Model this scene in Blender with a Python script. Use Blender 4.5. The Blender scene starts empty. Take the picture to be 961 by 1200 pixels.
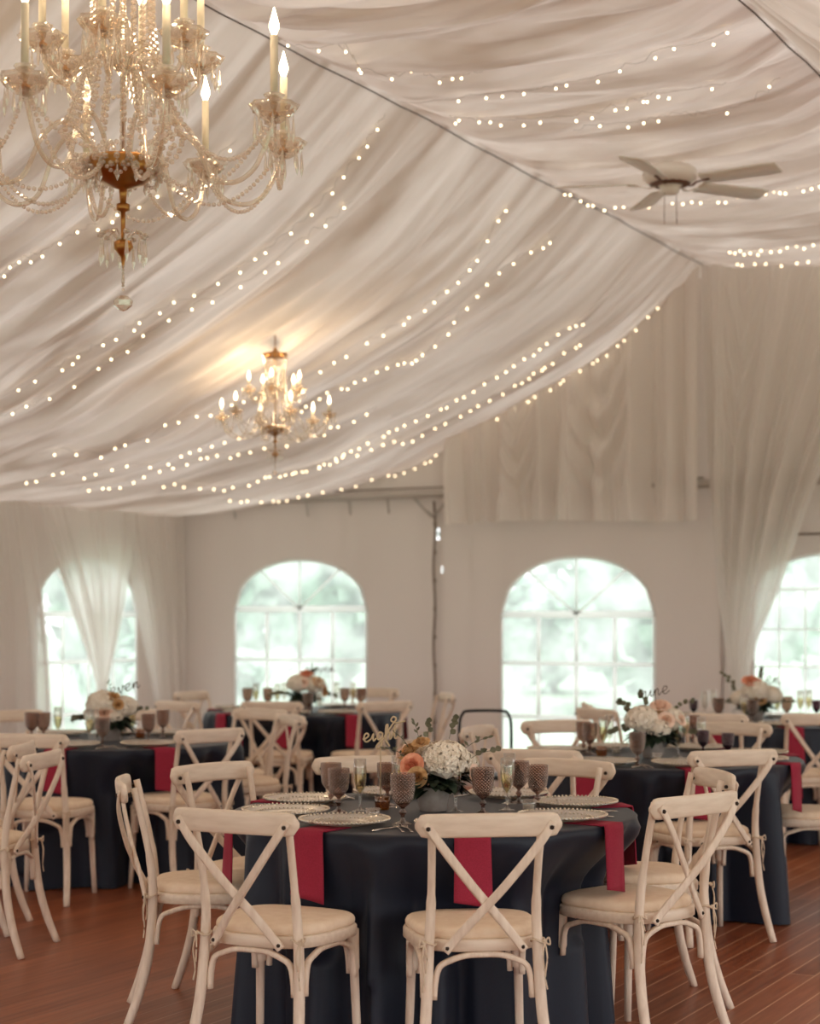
import bpy, math, random
import numpy as np
from mathutils import Vector, Matrix
random.seed(7)
rng = np.random.default_rng(7)
COL = bpy.context.scene.collection
PI = math.pi
TH = math.radians(28.2)
CT, ST = math.cos(TH), math.sin(TH)
def W(x, y, z=0.0):          # camera-aligned plan coordinates -> tent coordinates (ridge runs along +Y)
    return (x*CT - y*ST, x*ST + y*CT, z)

# ------------------------------------------------------------------ helpers
def mesh(name, verts, faces, mat=None, parent=None, smooth=True, loc=None):
    me = bpy.data.meshes.new(name)
    me.from_pydata([tuple(v) for v in verts], [], [tuple(f) for f in faces])
    if smooth:
        me.polygons.foreach_set('use_smooth', [True]*len(me.polygons))
    me.update()
    if mat: me.materials.append(mat)
    o = bpy.data.objects.new(name, me)
    COL.objects.link(o)
    if parent is not None: o.parent = parent
    if loc: o.location = loc
    return o
def tag(o, label, cat, group=None):
    o['label'] = label; o['category'] = cat
    if group: o['group'] = group
    return o
def thing(name, label, cat, loc=(0, 0, 0), rz=0.0, group=None):
    o = bpy.data.objects.new(name, None); COL.objects.link(o)
    o.location = loc; o.rotation_euler = (0, 0, rz); o.empty_display_size = .1
    return tag(o, label, cat, group)
def struct(o):
    o['kind'] = 'structure'; return o
def copy_tree(o, parent=None):
    c = o.copy(); COL.objects.link(c)
    c.parent = parent
    for ch in list(o.children): copy_tree(ch, c)
    return c
def dup(root, loc, rz, label, group=None, scale=None):
    c = copy_tree(root); c.location = loc; c.rotation_euler = (0, 0, rz); c['label'] = label
    if group: c['group'] = group
    if scale: c.scale = (scale,)*3
    return c
class MB:
    def __init__(s): s.v = []; s.f = []
    def add(s, vs, fs):
        n = len(s.v); s.v += [tuple(v) for v in vs]; s.f += [tuple(i+n for i in f) for f in fs]
        return s
    def xf(s, M):
        s.v = [tuple(M @ Vector(v)) for v in s.v]; return s
    def build(s, name, mat=None, parent=None, smooth=True, loc=None):
        return mesh(name, s.v, s.f, mat, parent, smooth, loc)
def spline(pts, n=6):
    P = [Vector(p) for p in pts]
    P = [P[0]*2-P[1]] + P + [P[-1]*2-P[-2]]
    out = []
    for i in range(1, len(P)-2):
        a, b, c, d = P[i-1:i+3]
        for k in range(n):
            t = k/n
            out.append(.5*((2*b)+(c-a)*t+(2*a-5*b+4*c-d)*t*t+(3*b-a-3*c+d)*t**3))
    out.append(P[-2].copy()); return out
def sweep(mb, pts, w, h=None, up=(0, 0, 1), n=10, e=1.0, cap=True):
    """tube of section half-width w (sideways) and half-height h (towards up); e<1 squares the section"""
    P = [Vector(p) for p in pts]; N = len(P)
    if h is None: h = w
    W_ = w if hasattr(w, '__len__') else [w]*N
    H_ = h if hasattr(h, '__len__') else [h]*N
    U = Vector(up); vs = []; fs = []
    for i, p in enumerate(P):
        t = (P[min(i+1, N-1)] - P[max(i-1, 0)])
        if t.length < 1e-9: t = Vector((0, 0, 1))
        t.normalize()
        s = t.cross(U)
        if s.length < 1e-4: s = t.cross(Vector((1, .01, 0)))
        s.normalize(); u = s.cross(t)
        for k in range(n):
            a = 2*PI*(k+.5)/n; ca, sa = math.cos(a), math.sin(a)
            ca = math.copysign(abs(ca)**e, ca); sa = math.copysign(abs(sa)**e, sa)
            vs.append(p + s*(ca*W_[i]) + u*(sa*H_[i]))
    for i in range(N-1):
        for k in range(n):
            a = i*n+k; b = i*n+(k+1) % n
            fs.append((a, b, b+n, a+n))
    if cap:
        fs.append(tuple(reversed(range(n)))); fs.append(tuple(range((N-1)*n, N*n)))
    return mb.add(vs, fs)
def lathe(mb, prof, n=24, cx=0, cy=0, z0=0, mod=None, close=False):
    vs = []; fs = []
    N = len(prof)
    for i, (r, z) in enumerate(prof):
        for k in range(n):
            a = 2*PI*k/n
            rr = r + (mod(i, a, r, z) if mod else 0)
            vs.append((cx+rr*math.cos(a), cy+rr*math.sin(a), z0+z))
    for i in range(N-1):
        for k in range(n):
            a = i*n+k; b = i*n+(k+1) % n
            fs.append((a, b, b+n, a+n))
    if close:
        fs.append(tuple(reversed(range(n)))); fs.append(tuple(range((N-1)*n, N*n)))
    return mb.add(vs, fs)
def box(mb, x0, x1, y0, y1, z0, z1):
    v = [(x, y, z) for z in (z0, z1) for y in (y0, y1) for x in (x0, x1)]
    return mb.add(v, [(0, 2, 3, 1), (4, 5, 7, 6), (0, 1, 5, 4), (2, 6, 7, 3), (0, 4, 6, 2), (1, 3, 7, 5)])
OCT_F = [(0, 2, 4), (2, 1, 4), (1, 3, 4), (3, 0, 4), (2, 0, 5), (1, 2, 5), (3, 1, 5), (0, 3, 5)]
PHI = (1+5**.5)/2
ICO_V = [Vector(v).normalized() for v in [(-1, PHI, 0), (1, PHI, 0), (-1, -PHI, 0), (1, -PHI, 0), (0, -1, PHI), (0, 1, PHI), (0, -1, -PHI), (0, 1, -PHI), (PHI, 0, -1), (PHI, 0, 1), (-PHI, 0, -1), (-PHI, 0, 1)]]
ICO_F = [(0, 11, 5), (0, 5, 1), (0, 1, 7), (0, 7, 10), (0, 10, 11), (1, 5, 9), (5, 11, 4), (11, 10, 2), (10, 7, 6), (7, 1, 8), (3, 9, 4), (3, 4, 2), (3, 2, 6), (3, 6, 8), (3, 8, 9), (4, 9, 5), (2, 4, 11), (6, 2, 10), (8, 6, 7), (9, 8, 1)]
def ico(mb, c, r, sz=1.0):
    c = Vector(c)
    return mb.add([c+Vector((v.x*r, v.y*r, v.z*r*sz)) for v in ICO_V], ICO_F)
def drop(mb, c, r, L):       # faceted hanging prism, top at c
    x, y, z = c; n = 6
    vs = [(x, y, z)]
    for zz, rr in ((z-.2*L, r*.45), (z-.7*L, r)):
        vs += [(x+rr*math.cos(2*PI*k/n), y+rr*math.sin(2*PI*k/n), zz) for k in range(n)]
    vs.append((x, y, z-L))
    fs = [(0, 1+k, 1+(k+1) % n) for k in range(n)] + [(1+k, 1+n+k, 1+n+(k+1) % n, 1+(k+1) % n) for k in range(n)] + [(1+2*n, 1+n+(k+1) % n, 1+n+k) for k in range(n)]
    return mb.add(vs, fs)
def strand(mb, pts, r, step):
    P = [Vector(p) for p in pts]; acc = 0.0
    ico(mb, P[0], r)
    for a, b in zip(P[:-1], P[1:]):
        L = (b-a).length
        while acc+step <= L+1e-9:
            acc += step; ico(mb, a.lerp(b, acc/L), r)
        acc -= L
    return mb
def hang(a, b, sag, n=14):
    a = Vector(a); b = Vector(b)
    return [a.lerp(b, i/n) - Vector((0, 0, 4*sag*(i/n)*(1-i/n))) for i in range(n+1)]

# ------------------------------------------------------------------ materials
def new_mat(name):
    m = bpy.data.materials.new(name); m.use_nodes = True
    nt = m.node_tree; nt.nodes.clear()
    out = nt.nodes.new('ShaderNodeOutputMaterial')
    return m, nt, out
def lk(nt, a, b): nt.links.new(a, b)
def nd(nt, t, **kw):
    n = nt.nodes.new(t)
    for k, v in kw.items():
        if k in n.inputs: n.inputs[k].default_value = v
        else: setattr(n, k, v)
    return n
def pbsdf(nt, col, rough=.5, **kw):
    b = nt.nodes.new('ShaderNodeBsdfPrincipled')
    b.inputs['Base Color'].default_value = (*col, 1); b.inputs['Roughness'].default_value = rough
    for k, v in kw.items(): b.inputs[k].default_value = v
    return b
def noisy(name, c1, c2, scale=(20, 20, 20), rough=.5, bump=.1, detail=4, dist=.002, lo=.35, hi=.65, space='Object', **kw):
    m, nt, out = new_mat(name)
    tc = nd(nt, 'ShaderNodeTexCoord'); mp = nd(nt, 'ShaderNodeMapping'); mp.inputs['Scale'].default_value = scale
    lk(nt, tc.outputs[space], mp.inputs['Vector'])
    no = nd(nt, 'ShaderNodeTexNoise', Detail=detail); no.inputs['Scale'].default_value = 1.0
    lk(nt, mp.outputs[0], no.inputs['Vector'])
    r = nd(nt, 'ShaderNodeValToRGB'); r.color_ramp.elements[0].color = (*c1, 1); r.color_ramp.elements[1].color = (*c2, 1)
    r.color_ramp.elements[0].position = lo; r.color_ramp.elements[1].position = hi
    lk(nt, no.outputs['Fac'], r.inputs['Fac'])
    b = pbsdf(nt, c1, rough, **kw); lk(nt, r.outputs['Color'], b.inputs['Base Color'])
    if bump:
        bp = nd(nt, 'ShaderNodeBump'); bp.inputs['Strength'].default_value = bump; bp.inputs['Distance'].default_value = dist
        lk(nt, no.outputs['Fac'], bp.inputs['Height']); lk(nt, bp.outputs[0], b.inputs['Normal'])
    lk(nt, b.outputs[0], out.inputs['Surface'])
    return m
def fabric(name, col, trans, clear=0.0, tcol=None, weave=900, bump=.05):
    """thin cloth: reflects, lets light seep through, and where sheer lets one see through"""
    m, nt, out = new_mat(name)
    d = nd(nt, 'ShaderNodeBsdfDiffuse'); d.inputs['Color'].default_value = (*col, 1)
    t = nd(nt, 'ShaderNodeBsdfTranslucent'); t.inputs['Color'].default_value = (*(tcol or col), 1)
    mx = nd(nt, 'ShaderNodeMixShader'); mx.inputs[0].default_value = trans
    tc = nd(nt, 'ShaderNodeTexCoord'); no = nd(nt, 'ShaderNodeTexNoise', Detail=2); no.inputs['Scale'].default_value = 35
    lk(nt, tc.outputs['Object'], no.inputs['Vector'])
    bp = nd(nt, 'ShaderNodeBump'); bp.inputs['Strength'].default_value = bump; bp.inputs['Distance'].default_value = .01
    lk(nt, no.outputs['Fac'], bp.inputs['Height']); lk(nt, bp.outputs[0], d.inputs['Normal'])
    lk(nt, d.outputs[0], mx.inputs[1]); lk(nt, t.outputs[0], mx.inputs[2])
    res = mx
    if clear > 0:
        tr = nd(nt, 'ShaderNodeBsdfTransparent'); m2 = nd(nt, 'ShaderNodeMixShader')
        m2.inputs[0].default_value = clear
        lk(nt, mx.outputs[0], m2.inputs[1]); lk(nt, tr.outputs[0], m2.inputs[2]); res = m2
    lk(nt, res.outputs[0], out.inputs['Surface'])
    return m
def emis(name, col, s):
    m, nt, out = new_mat(name)
    e = nd(nt, 'ShaderNodeEmission'); e.inputs['Color'].default_value = (*col, 1); e.inputs['Strength'].default_value = s
    lk(nt, e.outputs[0], out.inputs['Surface'])
    m.cycles.emission_sampling = 'NONE'
    return m
def simple(name, col, rough=.5, **kw):
    m, nt, out = new_mat(name); b = pbsdf(nt, col, rough, **kw); lk(nt, b.outputs[0], out.inputs['Surface']); return m
def thin_glass(name, col, refl=.12, rough=.05, body=.0, bcol=None):
    """thin blown or pressed glass: tinted see-through, bright at its edges and facets"""
    m, nt, out = new_mat(name)
    tr = nd(nt, 'ShaderNodeBsdfTransparent'); tr.inputs['Color'].default_value = (*col, 1)
    gl = nd(nt, 'ShaderNodeBsdfGlossy'); gl.inputs['Roughness'].default_value = rough; gl.inputs['Color'].default_value = (.95, .93, .9, 1)
    lw = nd(nt, 'ShaderNodeLayerWeight'); lw.inputs['Blend'].default_value = .3
    ad = nd(nt, 'ShaderNodeMath'); ad.operation = 'MULTIPLY_ADD'; ad.inputs[1].default_value = .6; ad.inputs[2].default_value = refl; ad.use_clamp = True
    lk(nt, lw.outputs['Facing'], ad.inputs[0])
    mx = nd(nt, 'ShaderNodeMixShader'); lk(nt, ad.outputs[0], mx.inputs[0]); lk(nt, tr.outputs[0], mx.inputs[1]); lk(nt, gl.outputs[0], mx.inputs[2])
    res = mx
    if body > 0:
        df = nd(nt, 'ShaderNodeBsdfDiffuse'); df.inputs['Color'].default_value = (*(bcol or col), 1)
        tl = nd(nt, 'ShaderNodeBsdfTranslucent'); tl.inputs['Color'].default_value = (*(bcol or col), 1)
        m3 = nd(nt, 'ShaderNodeMixShader'); m3.inputs[0].default_value = .5
        lk(nt, df.outputs[0], m3.inputs[1]); lk(nt, tl.outputs[0], m3.inputs[2])
        m2 = nd(nt, 'ShaderNodeMixShader'); m2.inputs[0].default_value = body
        lk(nt, mx.outputs[0], m2.inputs[1]); lk(nt, m3.outputs[0], m2.inputs[2]); res = m2
    lk(nt, res.outputs[0], out.inputs['Surface'])
    return m

M = {}
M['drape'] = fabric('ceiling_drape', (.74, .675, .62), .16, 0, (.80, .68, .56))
def gathered(m, scale, lo, hi):
    """bunched cloth: where it is gathered double it lets less light seep through"""
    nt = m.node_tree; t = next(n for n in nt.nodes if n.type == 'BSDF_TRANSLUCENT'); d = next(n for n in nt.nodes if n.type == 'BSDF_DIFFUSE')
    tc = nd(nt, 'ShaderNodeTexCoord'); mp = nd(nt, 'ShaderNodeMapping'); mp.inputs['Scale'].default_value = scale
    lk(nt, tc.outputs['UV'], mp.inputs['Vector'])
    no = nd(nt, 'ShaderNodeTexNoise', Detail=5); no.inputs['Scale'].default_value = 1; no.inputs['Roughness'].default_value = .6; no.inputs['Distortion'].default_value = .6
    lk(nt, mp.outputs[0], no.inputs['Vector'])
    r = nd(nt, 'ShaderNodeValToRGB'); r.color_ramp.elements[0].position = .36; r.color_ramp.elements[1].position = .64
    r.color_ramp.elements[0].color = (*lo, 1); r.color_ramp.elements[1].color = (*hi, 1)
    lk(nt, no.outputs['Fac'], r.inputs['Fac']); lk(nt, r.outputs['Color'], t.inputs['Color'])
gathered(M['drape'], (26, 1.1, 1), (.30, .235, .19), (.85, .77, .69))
M['vinyl'] = fabric('tent_vinyl', (.73, .67, .63), .24, 0, (.86, .78, .74))
M['sheer'] = fabric('sheer_curtain', (.86, .82, .78), .52, .18, (.92, .89, .86))
M['valance'] = fabric('valance_cloth', (.88, .83, .79), .40, .05, (.95, .90, .86))
M['wood'] = noisy('whitewashed_wood', (.67, .535, .415), (.82, .695, .56), (60, 60, 9), .5, .15, lo=.3, hi=.7)
M['woodx'] = noisy('whitewashed_wood_rail', (.70, .57, .44), (.81, .69, .555), (9, 60, 60), .5, .12, lo=.3, hi=.7)
M['cushion'] = noisy('cushion_linen', (.78, .61, .44), (.84, .68, .51), (30, 30, 30), .85, .12, dist=.004)
M['tie'] = simple('cushion_tie', (.66, .53, .39), .9)
M['bolt'] = simple('dark_bolt', (.03, .018, .012), .4, Metallic=.6)
M['navy'] = noisy('navy_cloth', (.0050, .0080, .0185), (.0070, .0105, .024), (300, 300, 300), .48, .08, dist=.001, **{'Sheen Weight': .07, 'Sheen Roughness': .5, 'Specular IOR Level': .32})
M['napkin'] = noisy('burgundy_napkin', (.27, .009, .032), (.33, .014, .044), (250, 250, 250), .85, .15, dist=.001)
M['plate'] = thin_glass('charger_glass', (.90, .86, .80), .42, .15, .35, (.80, .72, .62))
M['bead_gold'] = simple('rim_beading', (.80, .70, .55), .25, Metallic=.7)
M['silver'] = simple('flatware', (.62, .58, .53), .22, Metallic=1.0)
M['mauve'] = thin_glass('mauve_glass', (.72, .60, .58), .07, .12, .05, (.40, .26, .22))
M['purple'] = thin_glass('purple_glass', (.45, .22, .34), .08, .1, .14, (.18, .05, .12))
def pressed(m, dark, lite):
    nt = m.node_tree; tr = next(n for n in nt.nodes if n.type == 'BSDF_TRANSPARENT'); gl = next(n for n in nt.nodes if n.type == 'BSDF_GLOSSY')
    tc = nd(nt, 'ShaderNodeTexCoord'); sx_ = nd(nt, 'ShaderNodeSeparateXYZ'); lk(nt, tc.outputs['Object'], sx_.inputs[0])
    def mth(op, a, b=None, c=None):
        n = nd(nt, 'ShaderNodeMath'); n.operation = op
        for i, v_ in enumerate((a, b, c)):
            if v_ is None: continue
            if isinstance(v_, (int, float)): n.inputs[i].default_value = v_
            else: lk(nt, v_, n.inputs[i])
        return n.outputs[0]
    an = mth('MULTIPLY', mth('ARCTAN2', sx_.outputs[1], sx_.outputs[0]), 9.0); zz = mth('MULTIPLY', sx_.outputs[2], 300.0)
    p = mth('ABSOLUTE', mth('MULTIPLY', mth('SINE', mth('ADD', an, mth('MULTIPLY', zz, .9))), mth('SINE', mth('SUBTRACT', an, mth('MULTIPLY', zz, .9)))))
    msk = mth('GREATER_THAN', sx_.outputs[2], .07); p = mth('MULTIPLY', mth('POWER', p, .6), msk)
    mx = nd(nt, 'ShaderNodeMix'); mx.data_type = 'RGBA'; mx.inputs['A'].default_value = (*dark, 1); mx.inputs['B'].default_value = (*lite, 1)
    lk(nt, p, mx.inputs['Factor']); lk(nt, mx.outputs['Result'], tr.inputs['Color'])
    bp = nd(nt, 'ShaderNodeBump'); bp.inputs['Strength'].default_value = .8; bp.inputs['Distance'].default_value = .004
    lk(nt, p, bp.inputs['Height']); lk(nt, bp.outputs[0], gl.inputs['Normal'])
pressed(M['mauve'], (.47, .33, .28), (.95, .85, .77)); pressed(M['purple'], (.20, .06, .13), (.62, .36, .48))
M['clear'] = thin_glass('clear_glass', (.95, .94, .92), .09, .04)
M['wine'] = thin_glass('sparkling_wine', (.93, .88, .68), .05, .03)
M['water'] = thin_glass('water', (.92, .93, .93), .05, .02)
M['crystal'] = thin_glass('crystal', (.98, .95, .91), .22, .05, .24, (.98, .90, .80))
M['crystal_arm'] = thin_glass('crystal_arm', (.93, .88, .82), .14, .05, .12, (.9, .78, .62))
M['amber'] = thin_glass('amber_glass', (.75, .42, .12), .12, .1, .3, (.45, .2, .04))
M['brass'] = simple('brass', (.42, .20, .06), .3, Metallic=1.0)
M['candle'] = simple('candle_sleeve', (.80, .72, .58), .5)
M['wax'] = simple('wax', (.85, .80, .70), .6)
M['flame'] = emis('lit_bulb', (1, .80, .52), 9)
M['fairy'] = emis('fairy_bulb', (1, .78, .48), 7)
M['wire'] = thin_glass('clear_wire', (.8, .76, .7), .05, .3, .3, (.5, .45, .38))
M['cable'] = simple('grey_cable', (.16, .14, .13), .6)
M['fan'] = simple('white_fan', (.90, .86, .81), .5)
M['fan_dark'] = simple('fan_vent', (.16, .07, .04), .6)
M['pole'] = simple('tent_pole', (.50, .46, .42), .4, Metallic=.2)
M['poledark'] = simple('weathered_seam', (.22, .16, .12), .8)
M['muntin'] = fabric('window_bar', (.92, .91, .90), .75)
M['black'] = simple('black_metal', (.012, .014, .016), .45, Metallic=.3)
M['hydrangea'] = noisy('hydrangea_petals', (.78, .68, .54), (.90, .82, .70), (40, 40, 40), .8, 0, **{'Subsurface Weight': .0})
M['peach'] = noisy('peach_petals', (.74, .27, .15), (.86, .42, .26), (60, 60, 60), .7, 0)
M['ochre'] = noisy('ochre_petals', (.50, .26, .09), (.66, .42, .20), (60, 60, 60), .7, 0)
M['blush'] = noisy('blush_petals', (.84, .58, .44), (.9, .70, .56), (60, 60, 60), .7, 0)
M['leaf'] = noisy('dark_leaves', (.010, .022, .014), (.030, .048, .026), (40, 40, 40), .5, 0)
M['euca'] = noisy('eucalyptus', (.09, .085, .045), (.17, .16, .095), (40, 40, 40), .6, 0)
M['vase'] = noisy('stone_vase', (.30, .255, .22), (.38, .33, .29), (30, 30, 30), .8, .2)
M['sign'] = simple('laser_cut_wood', (.58, .44, .27), .6)
M['signdark'] = simple('dark_sign_wood', (.10, .06, .035), .6)
M['grass'] = noisy('lawn_grass', (.20, .32, .22), (.32, .42, .30), (1.5, 1.5, 1.5), .9, 0)
M['crown'] = noisy('tree_leaves', (.20, .32, .25), (.33, .45, .37), (2, 2, 2), .8, 0)
M['trunk'] = noisy('bark', (.10, .07, .05), (.18, .13, .10), (8, 8, 2), .9, .3)
M['pvc'] = None
m, nt, out = new_mat('clear_window_vinyl')
tr = nd(nt, 'ShaderNodeBsdfTransparent'); tr.inputs['Color'].default_value = (.94, .945, .95, 1)
tl = nd(nt, 'ShaderNodeBsdfTranslucent'); tl.inputs['Color'].default_value = (.84, .85, .85, 1)
no = nd(nt, 'ShaderNodeTexNoise', Detail=3); no.inputs['Scale'].default_value = 2.2
tc = nd(nt, 'ShaderNodeTexCoord'); lk(nt, tc.outputs['Object'], no.inputs['Vector'])
mr = nd(nt, 'ShaderNodeMapRange'); mr.inputs[1].default_value = .35; mr.inputs[2].default_value = .65; mr.inputs[3].default_value = .30; mr.inputs[4].default_value = .72
lk(nt, no.outputs['Fac'], mr.inputs[0])
mx = nd(nt, 'ShaderNodeMixShader'); lk(nt, mr.outputs[0], mx.inputs[0]); lk(nt, tr.outputs[0], mx.inputs[1]); lk(nt, tl.outputs[0], mx.inputs[2])
lk(nt, mx.outputs[0], out.inputs['Surface']); M['pvc'] = m

# floor: narrow reddish boards running along the tent, pale dusty seams
m, nt, out = new_mat('floor_boards')
tc = nd(nt, 'ShaderNodeTexCoord'); mp = nd(nt, 'ShaderNodeMapping'); mp.inputs['Rotation'].default_value = (0, 0, PI/2)
lk(nt, tc.outputs['Object'], mp.inputs['Vector'])
br = nd(nt, 'ShaderNodeTexBrick'); br.offset = .37; br.squash = 1
for k, v in {'Scale': 1.0, 'Mortar Size': .0045, 'Mortar Smooth': .3, 'Bias': 0.0, 'Brick Width': 3.1, 'Row Height': .107}.items(): br.inputs[k].default_value = v
br.inputs['Color1'].default_value = (0, 0, 0, 1); br.inputs['Color2'].default_value = (1, 1, 1, 1)
lk(nt, mp.outputs[0], br.inputs['Vector'])
gm = nd(nt, 'ShaderNodeMapping'); gm.inputs['Scale'].default_value = (40, 2.2, 1); lk(nt, tc.outputs['Object'], gm.inputs['Vector'])
gn = nd(nt, 'ShaderNodeTexNoise', Detail=6); gn.inputs['Scale'].default_value = 1; lk(nt, gm.outputs[0], gn.inputs['Vector'])
bigm = nd(nt, 'ShaderNodeTexNoise', Detail=2); bigm.inputs['Scale'].default_value = .8; lk(nt, tc.outputs['Object'], bigm.inputs['Vector'])
a1 = nd(nt, 'ShaderNodeMath'); a1.operation = 'MULTIPLY_ADD'; a1.inputs[1].default_value = .30; lk(nt, br.outputs['Color'], a1.inputs[0]); lk(nt, gn.outputs['Fac'], a1.inputs[2])
rp = nd(nt, 'ShaderNodeValToRGB'); rp.color_ramp.elements[0].position = .3; rp.color_ramp.elements[1].position = .95
rp.color_ramp.elements[0].color = (.15, .036, .013, 1); rp.color_ramp.elements[1].color = (.37, .118, .048, 1)
lk(nt, a1.outputs[0], rp.inputs['Fac'])
mc = nd(nt, 'ShaderNodeMix'); mc.data_type = 'RGBA'; mc.inputs['B'].default_value = (.60, .34, .20, 1)
wn_ = nd(nt, 'ShaderNodeTexNoise', Detail=3); wn_.inputs['Scale'].default_value = 1.3; lk(nt, tc.outputs['Object'], wn_.inputs['Vector'])   # dust gathers in the seams unevenly
sx_ = nd(nt, 'ShaderNodeSeparateXYZ'); lk(nt, tc.outputs['Object'], sx_.inputs[0])
m0 = nd(nt, 'ShaderNodeMapRange'); m0.inputs[1].default_value = -4.6; m0.inputs[2].default_value = -3.4; m0.inputs[3].default_value = .12; m0.inputs[4].default_value = 1.0; lk(nt, sx_.outputs[0], m0.inputs[0])  # seams fade to the left: haze of the view put into the colour
m1 = nd(nt, 'ShaderNodeMapRange'); m1.inputs[1].default_value = .3; m1.inputs[2].default_value = .6; m1.inputs[3].default_value = .45; m1.inputs[4].default_value = 1.0; lk(nt, wn_.outputs['Fac'], m1.inputs[0])
m2 = nd(nt, 'ShaderNodeMath'); m2.operation = 'MULTIPLY'; lk(nt, m0.outputs[0], m2.inputs[0]); lk(nt, m1.outputs[0], m2.inputs[1])
m3 = nd(nt, 'ShaderNodeMath'); m3.operation = 'MULTIPLY'; lk(nt, m2.outputs[0], m3.inputs[0]); lk(nt, br.outputs['Fac'], m3.inputs[1])
lk(nt, m3.outputs[0], mc.inputs['Factor']); lk(nt, rp.outputs['Color'], mc.inputs['A'])
b = pbsdf(nt, (.2, .07, .03), .38, **{'Specular IOR Level': .36}); lk(nt, mc.outputs['Result'], b.inputs['Base Color'])
rr = nd(nt, 'ShaderNodeMapRange'); rr.inputs[3].default_value = .30; rr.inputs[4].default_value = .46; lk(nt, bigm.outputs['Fac'], rr.inputs[0]); lk(nt, rr.outputs[0], b.inputs['Roughness'])
bp = nd(nt, 'ShaderNodeBump'); bp.inputs['Strength'].default_value = .25; bp.inputs['Distance'].default_value = .003
lk(nt, gn.outputs['Fac'], bp.inputs['Height']); lk(nt, bp.outputs[0], b.inputs['Normal'])
lk(nt, b.outputs[0], out.inputs['Surface']); M['floor'] = m

# ------------------------------------------------------------------ the tent
XL, XR, YF, YB = -10.1, 2.8, 14.1, -3.6        # left wall, right wall, gable with the windows, wall behind the camera
XA, XB = -4.75, -2.55                          # the two cables the ceiling cloth hangs from
ZR = 4.35
QS = [0, .46, 1.0, 1.8, 2.35, 2.64, 3.65, 4.97, 5.35]
ZS = [4.35, 3.97, 3.63, 3.24, 3.03, 2.86, 2.6, 2.46, 2.5]
qf = np.linspace(0, 5.35, 200); zf = np.interp(qf, QS, ZS)
k = np.ones(15)/15; zf_s = np.convolve(np.pad(zf, 7, mode='reflect', reflect_type='odd'), k, 'valid'); zf_s[0] = 4.35
FOLD = 1.15
def folds(s, v, seed, L):
    """height of the gathered cloth at distance s along the tent and v (0..1) across the panel"""
    r = np.random.default_rng(seed); out = np.zeros_like(s)
    for wl, amp, dr in ((1.9, .035, .25), (1.15, .030, .30), (.72, .026, .30), (.43, .017, .22), (.27, .011, .18), (.17, .0065, .12), (.11, .0035, .08)):
        for j in range(2):
            ph = r.uniform(0, 2*PI); d = r.normal(0, dr); w2 = wl*r.uniform(.85, 1.15); bend = r.normal(0, dr*.5)
            x = s + d*v + bend*np.sin(PI*v) + .12*np.sin(s*1.3+ph)*v
            g = np.sin(2*PI*x/w2+ph)
            g = np.sign(g)*np.abs(g)**1.0
            m_ = .55+.45*np.sin(s*.9/w2**.5+ph*2+2.2*v)
            out += amp*(1-2*np.abs(g)**.7)*m_*FOLD
    return out
def sheet(nu, nv, fn):
    u = np.linspace(0, 1, nu); v = np.linspace(0, 1, nv)
    U, V = np.meshgrid(u, v, indexing='ij')
    X, Y, Z = fn(U, V)
    P = np.stack([X, Y, Z], -1).reshape(-1, 3)
    F = [(i*nv+j, (i+1)*nv+j, (i+1)*nv+j+1, i*nv+j+1) for i in range(nu-1) for j in range(nv-1)]
    return P.tolist(), F
cb = MB()
SEC = [(YB, 1.2), (1.2, 4.0), (4.0, 6.6), (6.6, 9.0), (9.0, 11.4), (11.4, YF+.01)]
def lobe(s):       # the cloth is hung in widths: each sags a little between its edges
    o = np.zeros_like(s)
    for a, b_ in SEC:
        t = np.clip((s-a)/(b_-a), 0, 1); o = np.where((s >= a) & (s <= b_), np.sin(PI*t)**.8, o)
    return o
def left_fn(U, V):
    Y = YB + U*(YF+.01-YB); q = 5.35*V
    z = np.interp(q, qf, zf_s)
    env = np.clip(V*9, 0, 1)*(1-.35*V)
    edge = np.clip((YF+.01-Y)/.5, 0, 1)
    f = folds(Y, V, 3, 17)*env*(.35+.65*edge)
    z = z + f - .09*lobe(Y)*np.sin(PI*np.clip(V, 0, 1))*edge + .05*edge*np.sin(PI*V)
    return XA-q, Y, z
v, f = sheet(900, 60, left_fn); cb.add(v, f)
def mid_fn(U, V):
    Y = YB + U*(YF+.01-YB); X = XA+(XB-XA)*V
    edge = np.clip((YF+.01-Y)/.5, 0, 1)
    z = ZR-.08*4*V*(1-V) + folds(Y, V, 11, 17)*.9*np.clip(4*V*(1-V)*2.2, 0, 1)*(.3+.7*edge)
    return X, Y, z
v, f = sheet(900, 36, mid_fn); cb.add(v, f)
def right_fn(U, V):
    Y = YB + U*(YF+.01-YB); q = 5.35*V
    z = np.interp(q, qf, zf_s) + folds(Y, V, 29, 17)*np.clip(V*9, 0, 1)
    return XB+q, Y, z
v, f = sheet(700, 40, right_fn); cb.add(v, f)
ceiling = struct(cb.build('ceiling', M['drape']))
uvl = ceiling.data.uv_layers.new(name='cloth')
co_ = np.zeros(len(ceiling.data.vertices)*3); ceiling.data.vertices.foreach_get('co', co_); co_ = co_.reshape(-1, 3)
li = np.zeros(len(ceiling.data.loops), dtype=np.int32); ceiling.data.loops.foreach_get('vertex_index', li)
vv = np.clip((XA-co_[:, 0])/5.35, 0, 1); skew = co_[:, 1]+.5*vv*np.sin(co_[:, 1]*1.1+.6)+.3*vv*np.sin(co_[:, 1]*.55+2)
uv = np.stack([skew[li]/8, co_[li, 0]/2.2], -1); uvl.data.foreach_set('uv', uv.ravel().astype(np.float32))
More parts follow.
